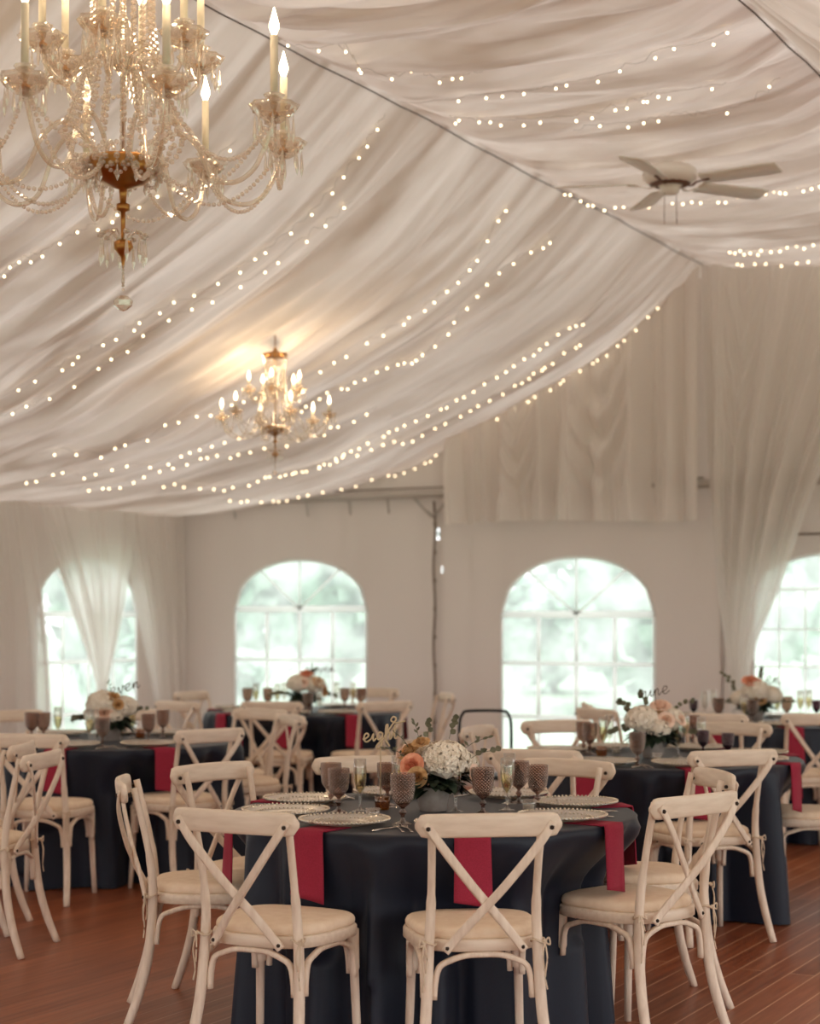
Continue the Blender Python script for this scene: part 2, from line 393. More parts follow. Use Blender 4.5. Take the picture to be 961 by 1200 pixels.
# the eave cloth roll that droops over the side curtains on the left
def cable(name, x, z, mat, y0=YB, y1=YF-.05, r=.0045, sag=.012):
    mb = MB(); pts = []
    n = 60
    for i in range(n+1):
        t = i/n; y = y0+(y1-y0)*t
        pts.append((x+.006*math.sin(y*7), y, z - sag*abs(math.sin(y*PI/3))))
    sweep(mb, pts, r, up=(0, 0, 1), n=6); return struct(mb.build(name, mat))
cable('trim_1', XA, ZR-.022, M['cable']); cable('trim_2', XB, ZR-.022, M['cable'])

def arch_z(x, xc, w, z0, zs, zt):
    t = min(1, abs(x-xc)/(w/2))
    return zs + (zt-zs)*math.sqrt(max(0, 1-t**2.1))
def wall_mesh(name, L0, L1, top, holes, place, mat, nseg=20, thick=.012):
    """holes: (centre, width, sill, spring, top). place(l, z, d) -> world"""
    mb = MB(); xs = sorted(set([L0, L1] + [h[0]-h[1]/2 for h in holes] + [h[0]+h[1]/2 for h in holes]))
    cells = []
    for a, b_ in zip(xs[:-1], xs[1:]):
        h = next((h for h in holes if h[0]-h[1]/2 <= (a+b_)/2 <= h[0]+h[1]/2), None)
        n = nseg if h else max(1, int((b_-a)/.12))
        for i in range(n): cells.append((a+(b_-a)*i/n, a+(b_-a)*(i+1)/n, h))
    def wr(l, z): return .006*math.sin(l*2.1+z*1.2)+.0022*math.sin(l*6-z*4)+.002*math.sin(z*5+l*3)
    def quad(a, za0, za1, b_, zb0, zb1):
        n = max(1, int(max(za1-za0, zb1-zb0)/.12))
        vs = []
        for i in range(n+1):
            t = i/n
            for l, z in ((a, za0+(za1-za0)*t), (b_, zb0+(zb1-zb0)*t)): vs.append(place(l, z, wr(l, z)))
        mb.add(vs, [(2*i, 2*i+1, 2*i+3, 2*i+2) for i in range(n)])
    for a, b_, h in cells:
        ta, tb = top(a), top(b_)
        if h is None: quad(a, 0, ta, b_, 0, tb)
        else:
            za, zb = arch_z(a, *h), arch_z(b_, *h)
            if h[2] > .02: quad(a, 0, h[2], b_, 0, h[2])
            quad(a, za, ta, b_, zb, tb)
    o = mb.build(name, mat, smooth=False)
    bm_merge(o)
    md = o.modifiers.new('thickness', 'SOLIDIFY'); md.thickness = thick; md.offset = 0
    return struct(o)
def bm_merge(o):
    import bmesh
    bm = bmesh.new(); bm.from_mesh(o.data); bmesh.ops.remove_doubles(bm, verts=bm.verts, dist=1e-4)
    bmesh.ops.recalc_face_normals(bm, faces=bm.faces); bm.to_mesh(o.data); bm.free()
def gable_top(x):
    if x < XA: return float(np.interp(XA-x, qf, zf_s))+.12
    if x > XB: return float(np.interp(x-XB, qf, zf_s))+.12
    return ZR+.12
WINS = [(-8.71, 1.42, .33, 1.55, 2.00), (-5.95, 1.40, .28, 1.50, 1.985), (-3.55, 1.70, .28, 1.70, 2.00), (-.45, 1.42, .3, 1.5, 2.0)]
GAPS = [(-7.275, .035, 2.16, 2.2, 2.27), (-7.235, .022, 1.86, 1.88, 1.93)]
wall_mesh('wall_far', XL, XR, gable_top, WINS+GAPS, lambda l, z, d: (l, YF+d, z), M['vinyl'])
SIDE = [(12.74, 1.42, .3, 1.5, 2.0), (9.9, 1.42, .3, 1.5, 2.0), (7.1, 1.42, .3, 1.5, 2.0), (4.3, 1.42, .3, 1.5, 2.0)]
wall_mesh('wall_left', YB, YF, lambda l: 2.62, SIDE, lambda l, z, d: (XL+d, l, z), M['vinyl'])
SIDER = [(12.0, 1.42, .3, 1.5, 2.0), (8.4, 3.4, 0, 2.3, 2.31), (4.6, 3.4, 0, 2.3, 2.31), (.8, 3.4, 0, 2.3, 2.31), (-2.3, 2.0, 0, 2.3, 2.31)]
wall_mesh('wall_right', YB, YF, lambda l: 2.62, SIDER, lambda l, z, d: (XR+d, l, z), M['vinyl'])
wall_mesh('wall_near', XL, XR, gable_top, [(-8.1, 3.4, 0, 2.3, 2.31), (-4.4, 3.4, 0, 2.3, 2.31), (-.7, 3.4, 0, 2.3, 2.31)], lambda l, z, d: (l, YB+d, z), M['vinyl'])
mb = MB(); box(mb, XL-.3, XR+.3, YB-.3, YF+.3, -.06, 0); struct(mb.build('floor', M['floor'], smooth=False))
# windows: clear vinyl pane with welded bars
wn = 0
def window(h, place, cols, rows, bw=.016, fan=True):
    global wn; wn += 1
    xc, w, z0, zs, zt = h
    mb = MB(); n = 24
    xs = [xc-w/2+w*i/n for i in range(n+1)]
    vs = []
    for x in xs: vs += [place(x, z0-.02, 0), place(x, arch_z(x, *h)+.02, 0)]
    mb.add(vs, [(2*i, 2*i+2, 2*i+3, 2*i+1) for i in range(n)])
    pane = struct(mb.build('window_%d' % wn, M['pvc'])); 
    fb = MB()
    def bar(p, q, wd):
        a = Vector(place(p[0], p[1], -.012)); b_ = Vector(place(q[0], q[1], -.012)); up = Vector(place(0, 0, 1))-Vector(place(0, 0, 0))
        sweep(fb, [a, a.lerp(b_, .5), b_], wd, .004, up=tuple(up), n=8, e=.4)
    bar((xc-w/2, zs), (xc+w/2, zs), bw*1.7)
    for z in rows: bar((xc-w/2, z), (xc+w/2, z), bw)
    for i in range(1, cols):
        x = xc-w/2+w*i/cols; zz_ = [z0]+sorted(rows)+[zs]
        for a_, b2 in zip(zz_[:-1], zz_[1:]): bar((x, a_+bw), (x, b2-bw*(1.7 if b2 == zs else 1)), bw)
    if fan:
        for a in (40, 90, 140):
            an = math.radians(a); r = 0
            while True:
                r += .01
                x = xc+r*math.cos(an); z = zs+r*math.sin(an)
                if abs(x-xc) > w/2-.01 or z > arch_z(x, *h)-.01: break
            bar((xc, zs), (x, z), bw*.5)
    edge = [(x, arch_z(x, *h)) for x in xs]
    pts = [place(xc-w/2, z0, -.01)]+[place(x, z, -.01) for x, z in edge]+[place(xc+w/2, z0, -.01)]
    up = Vector(place(0, 0, 1))-Vector(place(0, 0, 0))
    sweep(fb, pts, .014, .004, up=tuple(up), n=8, e=.5)
    fb.build('window_bars', M['muntin'], pane)
for h in WINS: window(h, lambda l, z, d: (l, YF+d, z), 8 if h[1] > 1.5 else 4, (1.08, .62) if h[1] < 1.5 else (1.38, 1.08, .8, .5), .008 if h[1] > 1.5 else .018, h[1] < 1.5)
for h in SIDE[:3]: window(h, lambda l, z, d: (XL-d, l, z), 4, (1.08, .62), .016)
for h in SIDER[:1]: window(h, lambda l, z, d: (XR+d, l, z), 4, (1.08, .62))
# poles and eave rail along the far wall
mb = MB(); sweep(mb, [(XL+.05, YF-.09, 2.56), (-7.3, YF-.09, 2.565), (XR-.1, YF-.09, 2.56)], .038, n=12)
struct(mb.build('trim_3', M['pole']))
mb = MB(); sweep(mb, [(XL+.05, YF-.07, 2.615), (-7.3, YF-.07, 2.62), (-4.8, YF-.07, 2.615)], .006, n=6); struct(mb.build('trim_4', M['poledark']))
mb = MB()
pts = [(-7.3+.008*math.sin(z*9), YF-.03, z) for z in np.linspace(.02, 2.5, 30)]
sweep(mb, pts, .011, .006, up=(0, 1, 0), n=6)
for z in np.arange(.3, 2.4, .25): ico(mb, (-7.29, YF-.04, z), .018)
struct(mb.build('trim_5', M['poledark']))
mb = MB()
for sgn in (-1, 1): sweep(mb, [(-7.3, YF-.06, 2.36), (-7.3+sgn*.09, YF-.07, 2.44), (-7.3+sgn*.19, YF-.09, 2.55)], .012, n=8)
for x in (-9.4, -8.6, -8.15, -7.75): sweep(mb, [(x, YF-.07, 2.53), (x+.005, YF-.05, 2.40)], .008, n=6)
struct(mb.build('trim_6', M['pole']))
mb = MB(); sweep(mb, [(-4.66, YF-.03, .02), (-4.655, YF-.03, 1.3), (-4.66, YF-.03, 2.6)], .02, n=8); struct(mb.build('trim_7', M['vinyl']))
mb = MB(); sweep(mb, [(XL+.09, YF-.06, .02), (XL+.09, YF-.06, 2.5)], .022, n=8); struct(mb.build('trim_8', M['pole']))
mb = MB(); sweep(mb, [(XL+.10, YF-.085, 2.18), (XL+.10, YF-.085, 2.42)], .014, n=8); struct(mb.build('trim_9', M['poledark']))
mb = MB(); sweep(mb, [(-4.4, YF-.05, 2.14), (-1.9, YF-.05, 2.14)], .010, n=8); struct(mb.build('trim_10', M['poledark']))

# ------------------------------------------------------------------ curtains and valance
def drape(name, label, cat, axis, base, Lf, Rf, z0, z1, nf, amp, seed, mat, nu=150, nv=70, group=None, sw=0, ph0=0, swags=()):
    """axis 'x': hangs along X at y=base; axis 'y': hangs along Y at x=base. Lf,Rf: edge position as a function of drop t"""
    r = np.random.default_rng(seed)
    fr = [(nf, 1.0, r.uniform(0, 6)), (nf*1.7, .45, r.uniform(0, 6)), (nf*.53, .7, r.uniform(0, 6)), (nf*3.1, .2, r.uniform(0, 6))]
    def fn(U, V):
        L = np.vectorize(Lf)(V); R = np.vectorize(Rf)(V); P = L+(R-L)*U
        f = sum(a*np.sin(2*PI*(n*U+.25*np.sin(2.5*V+p)*U*(1-U)*2+sw*V)+p) for n, a, p in fr)*amp
        for c_, w_, d_, n_ in swags:      # loose cloth sagging in nested V folds between two gathers
            q_ = np.abs(U-c_)/w_; m_ = np.clip(1-q_, 0, 1)**.7*np.clip(1-((V-d_*.6)/(d_*.6))**2, 0, 1)
            f = f*(1-.6*m_)+amp*.9*m_*np.sin(2*PI*n_*(V/d_+.55*q_**1.3))
        f = f*np.clip(.45+V*1.3, 0, 1)*np.clip(((R-L)/.5), .45, 1.3)
        ztop = np.vectorize(z0)(P) if callable(z0) else z0
        zb = np.vectorize(z1)(U) if callable(z1) else z1
        Z = ztop+(zb-ztop)*V
        if axis == 'x': return P, base-np.abs(amp)*1.2+f, Z
        return base+np.abs(amp)*1.2+f, P, Z
    v, f = sheet(nu, nv, fn)
    o = mesh(name, v, f, mat); return tag(o, label, cat, group)
sm = lambda pts: (lambda t: float(np.interp(t, [p[0] for p in pts], [p[1] for p in pts])))
def smooth_pts(pts, n=40):
    P = spline([(a, b_, 0) for a, b_ in pts], n); xs = [p.x for p in P]; ys = [p.y for p in P]
    return lambda t: float(np.interp(t, xs, ys))
G1 = 'sheer curtains hanging on the left tent wall'
xl = XL+.12
drape('curtain', 'sheer white curtain panel at the left edge of the picture, hanging straight from the eave', 'curtain', 'y', xl, smooth_pts([(0, 10.3), (1, 10.2)]), smooth_pts([(0, 11.75), (.5, 12.0), (1, 12.1)]), 2.55, .03, 9, .03, 5, M['sheer'], group=G1)
drape('curtain', 'sheer white curtain gathered to a narrow point in front of the left wall window', 'curtain', 'y', xl+.05, smooth_pts([(0, 11.72), (.28, 12.12), (.6, 12.55), (.72, 12.63), (1, 12.6)]), smooth_pts([(0, 13.15), (.2, 13.1), (.5, 12.9), (.68, 12.76), (1, 12.74)]), 2.55, .03, 7, .028, 8, M['sheer'], group=G1)
drape('curtain', 'sheer white curtain sweeping toward the left far corner of the tent', 'curtain', 'y', xl, smooth_pts([(0, 13.1), (.12, 13.12), (.5, 13.42), (.8, 13.62), (1, 13.66)]), smooth_pts([(0, 14.0), (1, 14.0)]), 2.55, .03, 7, .028, 13, M['sheer'], group=G1)
def mid_z(x):
    if x < XA: return float(np.interp(XA-x, qf, zf_s))+.02
    return ZR-.03
drape('valance', 'pleated ivory fabric valance hung across the gable above the right arched window', 'valance', 'x', YF-.16, lambda t: -7.07+.03*t, lambda t: -4.78, mid_z, lambda u: 2.275+.02*math.sin(u*5), 8, .050, 21, M['valance'], nu=220, swags=((.62, .14, .75, 3.2), (.28, .08, .7, 3)))
drape('curtain', 'tall ivory curtain falling from the ridge and gathered at the right window', 'curtain', 'x', YF-.22, smooth_pts([(0, -4.76), (.35, -4.70), (.6, -4.62), (.78, -4.52), (1, -4.5)]), smooth_pts([(0, -2.9), (.25, -3.45), (.42, -3.80), (.6, -4.08), (.76, -4.34), (1, -4.34)]), mid_z, .03, 7, .052, 34, M['sheer'], nu=240, nv=120, swags=((.22, .11, .34, 3.5),))

# ------------------------------------------------------------------ cross-back chair
def srect(hw, y0, y1, z, s=1.0, n=40, e=.62, flare=.10, dz=0):
    yc = (y0+y1)/2; hd = (y1-y0)/2; out = []
    for k in range(n):
        a = 2*PI*k/n; c, s_ = math.cos(a), math.sin(a)
        x = math.copysign(abs(c)**e, c); y = math.copysign(abs(s_)**e, s_)
        out.append((x*hw*s*(1+flare*y), yc+y*hd*s, z))
    return out
def loft(mb, rings):
    n = len(rings[0]); vs = [p for r in rings for p in r]; fs = []
    for i in range(len(rings)-1):
        for k in range(n): fs.append((i*n+k, i*n+(k+1) % n, (i+1)*n+(k+1) % n, (i+1)*n+k))
    fs.append(tuple(reversed(range(n)))); fs.append(tuple(range((len(rings)-1)*n, len(rings)*n)))
    return mb.add(vs, fs)
CHAIR_CAT = 'chair'
def make_chair():
    t = thing('dining_chair', 'chair', CHAIR_CAT)
    wd = M['wood']
    mb = MB(); loft(mb, [srect(.214, -.212, .198, z, s) for z, s in ((.440, .975), (.444, 1), (.472, 1), (.478, .985), (.478, .80))])
    mb.build('seat_frame', M['woodx'], t)
    mb = MB(); loft(mb, [srect(.207, -.20, .194, z, s) for z, s in ((.477, .93), (.480, .985), (.487, 1.0), (.496, 1.0), (.505, .98), (.511, .94), (.515, .85), (.518, .6), (.519, .3), (.519, .02))])
    cu = mb.build('seat_cushion', M['cushion'], t)
    for s in (-1, 1):
        P = spline([(s*.212, -.296, 0), (s*.198, -.252, .12), (s*.184, -.218, .26), (s*.174, -.203, .44), (s*.168, -.208, .57), (s*.169, -.236, .72), (s*.174, -.272, .865)], 5)
        n = len(P); mb = MB()
        sweep(mb, P, [.0155+.0028*math.sin(PI*min(1, i/n*1.6))-(.003 if i/n > .7 else 0) for i in range(n)], up=(0, 1, 0), n=10); mb.build('leg', wd, t)
    for s in (-1, 1):
        P = [(s*.178, .155, .455), (s*.179, .156, .33), (s*.1795, .157, .322), (s*.181, .158, .316), (s*.186, .165, .15), (s*.193, .173, 0)]
        mb = MB(); sweep(mb, P, [.0205, .0205, .020, .0155, .0145, .013], up=(0, 1, 0), n=10); lg = mb.build('leg', wd, t)
    # top rail: bowed backwards, rounded ends
    P = []; hh = []; ww = []
    N = 26
    for i in range(N+1):
        u = -1+2*i/N; x = .230*u
        P.append((x, -.298-.034*(1-u*u), .848+.004*(1-u*u)))
        ed = max(0, (abs(u)-.86)/.14); hh.append(.038*math.sqrt(max(.04, 1-ed*ed*.96))); ww.append(.0125*math.sqrt(max(.15, 1-ed*ed*.8)))
    mb = MB(); sweep(mb, P, ww, hh, up=(0, -.12, 1), n=14, e=.55); rail = mb.build('top_rail', M['woodx'], t)
    for s in (-1, 1):
        for yy in (-.330, -.284):
            b_ = MB(); ico(b_, (s*.193, yy, .842), .0085); b_.build('bolt', M['bolt'], rail)
    for k, s in enumerate((-1, 1)):
        off = -.006 if k else .006
        P = spline([(s*.200, -.322, .858), (s*.145, -.324+off*.5, .78), (s*.055, -.300+off, .665), (0, -.280+off, .600), (-s*.045, -.262+off, .548), (-s*.100, -.238, .480), (-s*.126, -.232, .446)], 5)
        mb = MB(); sweep(mb, P, .0145, .006, up=(0, -1, .35), n=8, e=.5); sl = mb.build('cross_slat', wd, t)
        b_ = MB(); ico(b_, (-s*.120, -.238, .458), .0075); b_.build('bolt', M['bolt'], sl)
    def arch(a, b_, zlow, ztop, up):
        a = Vector(a); b_ = Vector(b_)
        pts = [a.lerp(b_, tt)+Vector((0, 0, z)) for tt, z in ((.0, zlow), (.01, zlow+.05), (.05, zlow+.10), (.16, ztop-.015), (.32, ztop), (.5, ztop+.002), (.68, ztop), (.84, ztop-.015), (.95, zlow+.10), (.99, zlow+.05), (1, zlow))]
        mb = MB(); sweep(mb, spline(pts, 3), .0095, .011, up=up, n=8, e=.7); mb.build('arched_brace', wd, t)
    arch((-.156, -.20, 0), (.156, -.20, 0), .292, .428, (0, 1, 0))
    arch((-.155, .172, 0), (.155, .172, 0), .302, .430, (0, 1, 0))
    for s in (-1, 1): arch((s*.188, -.188, 0), (s*.190, .138, 0), .297, .430, (1, 0, 0))
    for s in (-1, 1):
        mb = MB(); x, y, z = s*.174, -.206, .472
        loop = [(x+.023*math.cos(a), y+.023*math.sin(a), z+.006*math.sin(2*a)) for a in np.linspace(0, 2*PI, 13)]
        sweep(mb, loop, .0035, n=5)
        ico(mb, (x+s*.018, y-.018, z), .009, .8)
        sweep(mb, spline([(x+s*.018, y-.02, z), (x+s*.030, y-.026, z+.012), (x+s*.034, y-.024, z-.010), (x+s*.02, y-.022, z-.004)], 4), .003, n=5)
        sweep(mb, spline([(x+s*.018, y-.02, z), (x+s*.024, y-.03, z-.05), (x+s*.018, y-.027, z-.11), (x+s*.024, y-.03, z-.15)], 4), .0028, n=5)
        sweep(mb, spline([(x+s*.018, y-.02, z), (x+s*.010, y-.032, z-.04), (x+s*.014, y-.030, z-.09)], 4), .0028, n=5)
        mb.build('cushion_tie', M['tie'], t)
    return t
# a rail centre in camera plan coordinates + facing angle (0 = facing away from the camera, positive turns left)
chair0 = make_chair(); first = [True]; CH = []
def chair(xr, yr, deg, label, group):
    a = math.radians(deg)
    # chair local +Y forward; rail centre at local y=-.32
    fx, fy = -math.sin(a), math.cos(a)
    x = xr + fx*.32; y = yr + fy*.32
    loc = W(x, y, .0); rz = a + TH; CH.append((x, y, a))
    if first[0]:
        first[0] = False; o = chair0; o.location = loc; o.rotation_euler = (0, 0, rz); o['label'] = label; o['group'] = group
    else: o = dup(chair0, loc, rz, label, group)
    return o
# tables: camera-plan centre, name used in labels
TAB = {'a': ((.087, 6.73), 'the foreground round table'), 'b': ((1.255, 9.25), 'the right-hand table behind it'), 'c': ((2.38, 12.36), 'the far right table'),
       'd': ((-1.75, 10.47), 'the left table by the curtains'), 'e': ((-.80, 13.7), 'the back table under the left arched window')}
TD = {'a': 'the foreground table', 'b': 'the table marked nine', 'c': 'the table marked ten', 'd': 'the left table', 'e': 'the far back table'}
SE = {'a': [(-82.5, 1.22, 'front centre', 0), (-120, 1.29, 'front left', 4), (181, 1.165, 'left side', 6), (145, 1.11, 'back left', -6), (106, 1.05, 'back centre', 0), (55, 1.02, 'back right', 0), (15, 1.16, 'right side', -5), (-34.5, 1.09, 'front right', -14)],
      'b': [(-79.5, 1.17, 'front centre', 8), (-122, 1.32, 'front left', 14), (147, 1.07, 'left side', 8), (110, 1.2, 'back left', 0), (57, 1.08, 'back right', 0), (-9, 1.10, 'right side', 0)],
      'c': [(-112, 1.38, 'front left', 0), (-84, 1.3, 'front centre', 0), (-150, 1.36, 'left front', 0), (178, 1.17, 'left side', 0)],
      'd': [(-52, 1.12, 'front right', 4), (-100, 1.29, 'front centre', 0), (24, 1.14, 'right side', 0), (56, 1.40, 'back right', 0), (130, 1.24, 'back left', 0), (92, 1.1, 'back centre', 0)],
      'e': [(-99, 1.12, 'front centre', 0), (-60, 1.26, 'front right', 0), (-129, 1.36, 'front left', 0), (150, 1.1, 'left side', 0), (66, 1.25, 'back right', 0), (12, 1.12, 'right side', 0)]}
for key, seats in SE.items():
    (cx, cy), nm = TAB[key]
    for phi, r, pn, tw in seats:
        p = math.radians(phi); x = cx+r*math.cos(p); y = cy+r*math.sin(p)
        face = phi+180-90+tw       # facing the table centre
        chair(x, y, face, 'whitewashed cross-back chair with tied cushion at the %s of %s' % (pn, TD[key]), 'cross-back chairs around %s' % TD[key])
chair(-1.63, 8.00, 80, 'nearer of two whitewashed cross-back chairs at the left edge of the picture', 'cross-back chairs at the left edge')
chair(-1.84, 8.55, 88, 'farther of two whitewashed cross-back chairs at the left edge of the picture', 'cross-back chairs at the left edge')

# ------------------------------------------------------------------ tables, cloths, napkins
RT = .76; ZT = .762
PL = {'a': [(-81, 'front centre'), (-124, 'front left'), (-164, 'left front'), (152, 'left back'), (106, 'back centre'), (57, 'back right'), (14, 'right side'), (-36, 'front right')],
      'b': [(-82, 'front centre'), (-122, 'front left'), (-165, 'left front'), (146, 'left side'), (108, 'back left'), (57, 'back right'), (10, 'right side'), (-34, 'front right')],
      'c': [(-82, 'front centre'), (-119, 'front left'), (-156, 'left front'), (178, 'left side'), (120, 'back left'), (60, 'back right'), (-45, 'front right')],
      'd': [(-58, 'front right'), (-103, 'front centre'), (-138, 'front left'), (20, 'right side'), (56, 'back right'), (130, 'back left'), (92, 'back centre')],
      'e': [(-99, 'front centre'), (-60, 'front right'), (-140, 'front left'), (165, 'left side'), (66, 'back right'), (12, 'right side'), (110, 'back centre')]}
def make_cloth(seed, cx, cy, rot, naps, nfold=17, ext=0.0):
    r = np.random.default_rng(seed); nu = 260
    ph = r.uniform(0, 6, 6); fr = [nfold, nfold+5, nfold-6, 5, 3, 31]; am = [.030, .022, .022, .012, .010, .006]
    th = np.linspace(0, 2*PI, nu, endpoint=False)
    warp = th + .10*np.sin(3*th+ph[0])+.06*np.sin(5*th+ph[1])
    F = sum(a*np.cos(n*warp+p) for n, a, p in zip(fr, am, ph)); F = F + .012*np.abs(np.sin(nfold*.5*warp+ph[2]))
    rings = []
    for rr in (0.0, .2, .45, .65, RT-.02): rings.append((rr*np.ones(nu), ZT*np.ones(nu)))
    rings.append(((RT-.006)*np.ones(nu), (ZT-.0015)*np.ones(nu)))
    rings.append(((RT+.002)*np.ones(nu), (ZT-.008)*np.ones(nu)))
    for i in range(1, 27):
        t = i/26; zz = ZT-.008-(ZT-.008-.006)*t
        rings.append(((RT+.003+.02*t)*np.ones(nu), zz*np.ones(nu)))
    vs = []
    near = [c_ for c_ in CH if math.hypot(c_[0]-cx, c_[1]-cy) < 1.4]
    for ri, (R_, Z_) in enumerate(rings):
        t = max(0, (ri-6)/26)
        for k_ in range(nu):
            R0 = R_[k_]; zz = Z_[k_]; a = th[k_]+rot-TH; fo = 0
            if ri > 6:
                fo = F[k_]*1.8*t**.55
                for na in naps:
                    dd = abs((a-math.radians(na)+PI) % (2*PI)-PI)
                    if dd < .22: fo = min(fo, .004)*(1-(1-min(1, max(0, (t-.3)/.25)))*min(1, (.22-dd)/.1)) if t < .55 else fo
            if zz < .75:                # the cloth gives way where a chair is pushed against it
                w_ = min(1, (.75-zz)/.24); w_ = w_*w_*(3-2*w_)
                for (hx, hy, ha) in near:
                    px_, py_ = cx+R0*math.cos(a)-hx, cy+R0*math.sin(a)-hy
                    lx = px_*math.cos(ha)+py_*math.sin(ha); ly = -px_*math.sin(ha)+py_*math.cos(ha)
                    if abs(lx) < .50 and ly < .225:
                        dx, dy = math.cos(a), math.sin(a); g = max(.35, -(-dx*math.sin(ha)+dy*math.cos(ha)))
                        f_ = 1 if abs(lx) < .24 else (.50-abs(lx))/.26; f_ = f_*f_*(3-2*f_)
                        R0 = R0-min(.15, (.225-ly)/g)*f_*w_; fo = fo*(1-.25*f_*w_)-.025*f_*w_
            vs.append(((R0+fo)*math.cos(th[k_]), (R0+fo)*math.sin(th[k_]), zz))
    fs = [(i*nu+k_, i*nu+(k_+1) % nu, (i+1)*nu+(k_+1) % nu, (i+1)*nu+k_) for i in range(len(rings)-1) for k_ in range(nu)]
    return vs, fs
for i, (key, ((cx, cy), nm)) in enumerate(TAB.items()):
    v, f = make_cloth(40+i, cx, cy, i*1.1, [q[0] for q in PL[key]])
    o = mesh('tablecloth', v, [tuple(reversed(q)) for q in f], M['navy'], loc=W(cx, cy)); o.rotation_euler = (0, 0, i*1.1)
    tag(o, 'floor-length navy cloth covering ' + TD[key], 'tablecloth', 'navy tablecloths')

def make_napkin():
    mb = MB(); nu, nv = 7, 22; vs = []
    for j in range(nv+1):
        t = j/nv; d = t*.405        # length: 0.16 on the table, the rest hanging
        if d < .16: y, z = .16-d, .004
        elif d < .18: a = (d-.16)/.02*PI/2; y, z = -.012*math.sin(a), .004-.012*(1-math.cos(a))
        else: y, z = -.012-.02*(d-.18), -.008-(d-.18)
        wdt = .062+.006*max(0, d-.18)/.26
        for k_ in range(nu+1):
            u = -1+2*k_/nu
            vs.append((u*wdt+.006*max(0, d-.18), y-.005*math.sin(u*2.2+d*8)*(d > .18), z+(.002*math.cos(u*3) if d < .16 else 0)-(.012*u if j == nv else 0)))
    m_ = nu+1
    mb.add(vs, [(j*m_+k_, j*m_+k_+1, (j+1)*m_+k_+1, (j+1)*m_+k_) for j in range(nv) for k_ in range(nu)])
    o = mb.build('napkin', M['napkin'])
    md = o.modifiers.new('thickness', 'SOLIDIFY'); md.thickness = .005; md.offset = 1
    tag(o, 'napkin', 'napkin'); return o
def make_charger():
    mb = MB()
    lathe(mb, [(0.001, .003), (.055, .003), (.095, .004), (.108, .010), (.150, .016), (.158, .0185), (.162, .018), (.160, .014), (.110, .006), (.10, .0005), (.001, .0005)], 48)
    t = thing('charger_plate', 'plate', 'plate'); mb.build('plate', M['plate'], t)
    b_ = MB()
    for k_ in range(64):
        a = 2*PI*k_/64; ico(b_, (.1585*math.cos(a), .1585*math.sin(a), .0195), .0052)
    b_.build('beaded_rim', M['bead_gold'], t); b_ = MB()
    for k_ in range(44):
        a = 2*PI*k_/44; ico(b_, (.106*math.cos(a), .106*math.sin(a), .0105), .0035)

    b_.build('inner_beading', M['bead_gold'], t)
    return t
def make_goblet(mat, H=.165):
    t = thing('goblet', 'goblet', 'glass')
    def dm(i, a, r, z):
        if .078 < z < .145: return .0011*(abs(math.sin(12*a+z*150))+abs(math.sin(12*a-z*150))-1)
        if z >= .145: return .0010*math.cos(24*a)
        return 0
    prof = [(.0305, 0), (.031, .0025), (.024, .005), (.010, .011), (.0065, .02), (.0068, .030), (.0125, .036), (.0130, .041), (.008, .047), (.0065, .053), (.012, .058), (.022, .066), (.031, .078)]
    for i in range(14): z = .084+i*.0048; prof.append((.0335+.006*math.sin(min(1, (z-.08)/.05)*PI/2), z))
    prof += [(.0400, .152), (.0395, .158), (.0392, .1645), (.0378, .165), (.0378, .155), (.0375, .14), (.036, .11), (.030, .084), (.018, .068), (.001, .063)]
    mb = MB(); lathe(mb, prof, 96, mod=lambda i, a, r, z: dm(i, a, r, z) if i < 30 else 0)
    sc = H/.165; mb.v = [(x*sc, y*sc, z*sc) for x, y, z in mb.v]
    mb.build('bowl', mat, t)
    return t
def make_flute(fill=True):
    t = thing('champagne_flute', 'flute', 'glass')
    mb = MB(); prof = [(.031, 0), (.0315, .002), (.016, .006), (.005, .014), (.0038, .035), (.006, .042), (.0042, .050), (.008, .062), (.017, .085), (.0225, .110), (.0245, .135), (.0240, .165), (.0228, .197), (.0218, .197), (.0230, .165), (.0235, .135), (.0215, .110), (.015, .086), (.001, .066)]
    lathe(mb, prof, 28); g = mb.build('bowl', M['clear'], t)
    if fill:
        mb = MB(); lathe(mb, [(.001, .067), (.014, .086), (.0208, .110), (.0228, .135), (.0228, .142), (.001, .142)], 20); mb.build('sparkling_wine', M['wine'], t)
    return t
def make_votive(mat, wax=True, w=.026, h=.045):
    t = thing('votive_holder', 'votive', 'candle holder')
    mb = MB(); lathe(mb, [(w*.8, 0), (w*.9, .004), (w, h*.6), (w*1.06, h), (w*.98, h), (w*.9, h*.5), (w*.75, .006), (.001, .006)], 20, mod=lambda i, a, r, z: .0008*math.cos(10*a)); mb.build('glass_cup', mat, t)
    if wax:
        mb = MB(); lathe(mb, [(w*.72, .007), (w*.78, h*.55), (.001, h*.57)], 16); c_ = mb.build('candle', M['wax'], t)
        mb = MB(); sweep(mb, [(0, 0, h*.55), (.001, 0, h*.75)], .0008, n=5); mb.build('wick', M['bolt'], c_)
    return t
def make_fork():
    mb = MB(); P = spline([(0, 0, .003), (0, .06, .006), (0, .11, .005), (0, .135, .003)], 4)
    sweep(mb, P, [.0055-.0028*math.sin(PI*i/(len(P)-1)) for i in range(len(P))], .0014, n=8)
    sweep(mb, [(0, .133, .003), (0, .145, .003), (0, .155, .004)], [.004, .010, .011], .0012, n=8)
    for k_ in range(4):
        x = -.009+.006*k_; sweep(mb, [(x, .154, .004), (x, .175, .006), (x, .19, .010)], [.0017, .0015, .0008], .0012, n=6)
    o = mb.build('fork', M['silver']); tag(o, 'fork', 'fork'); return o
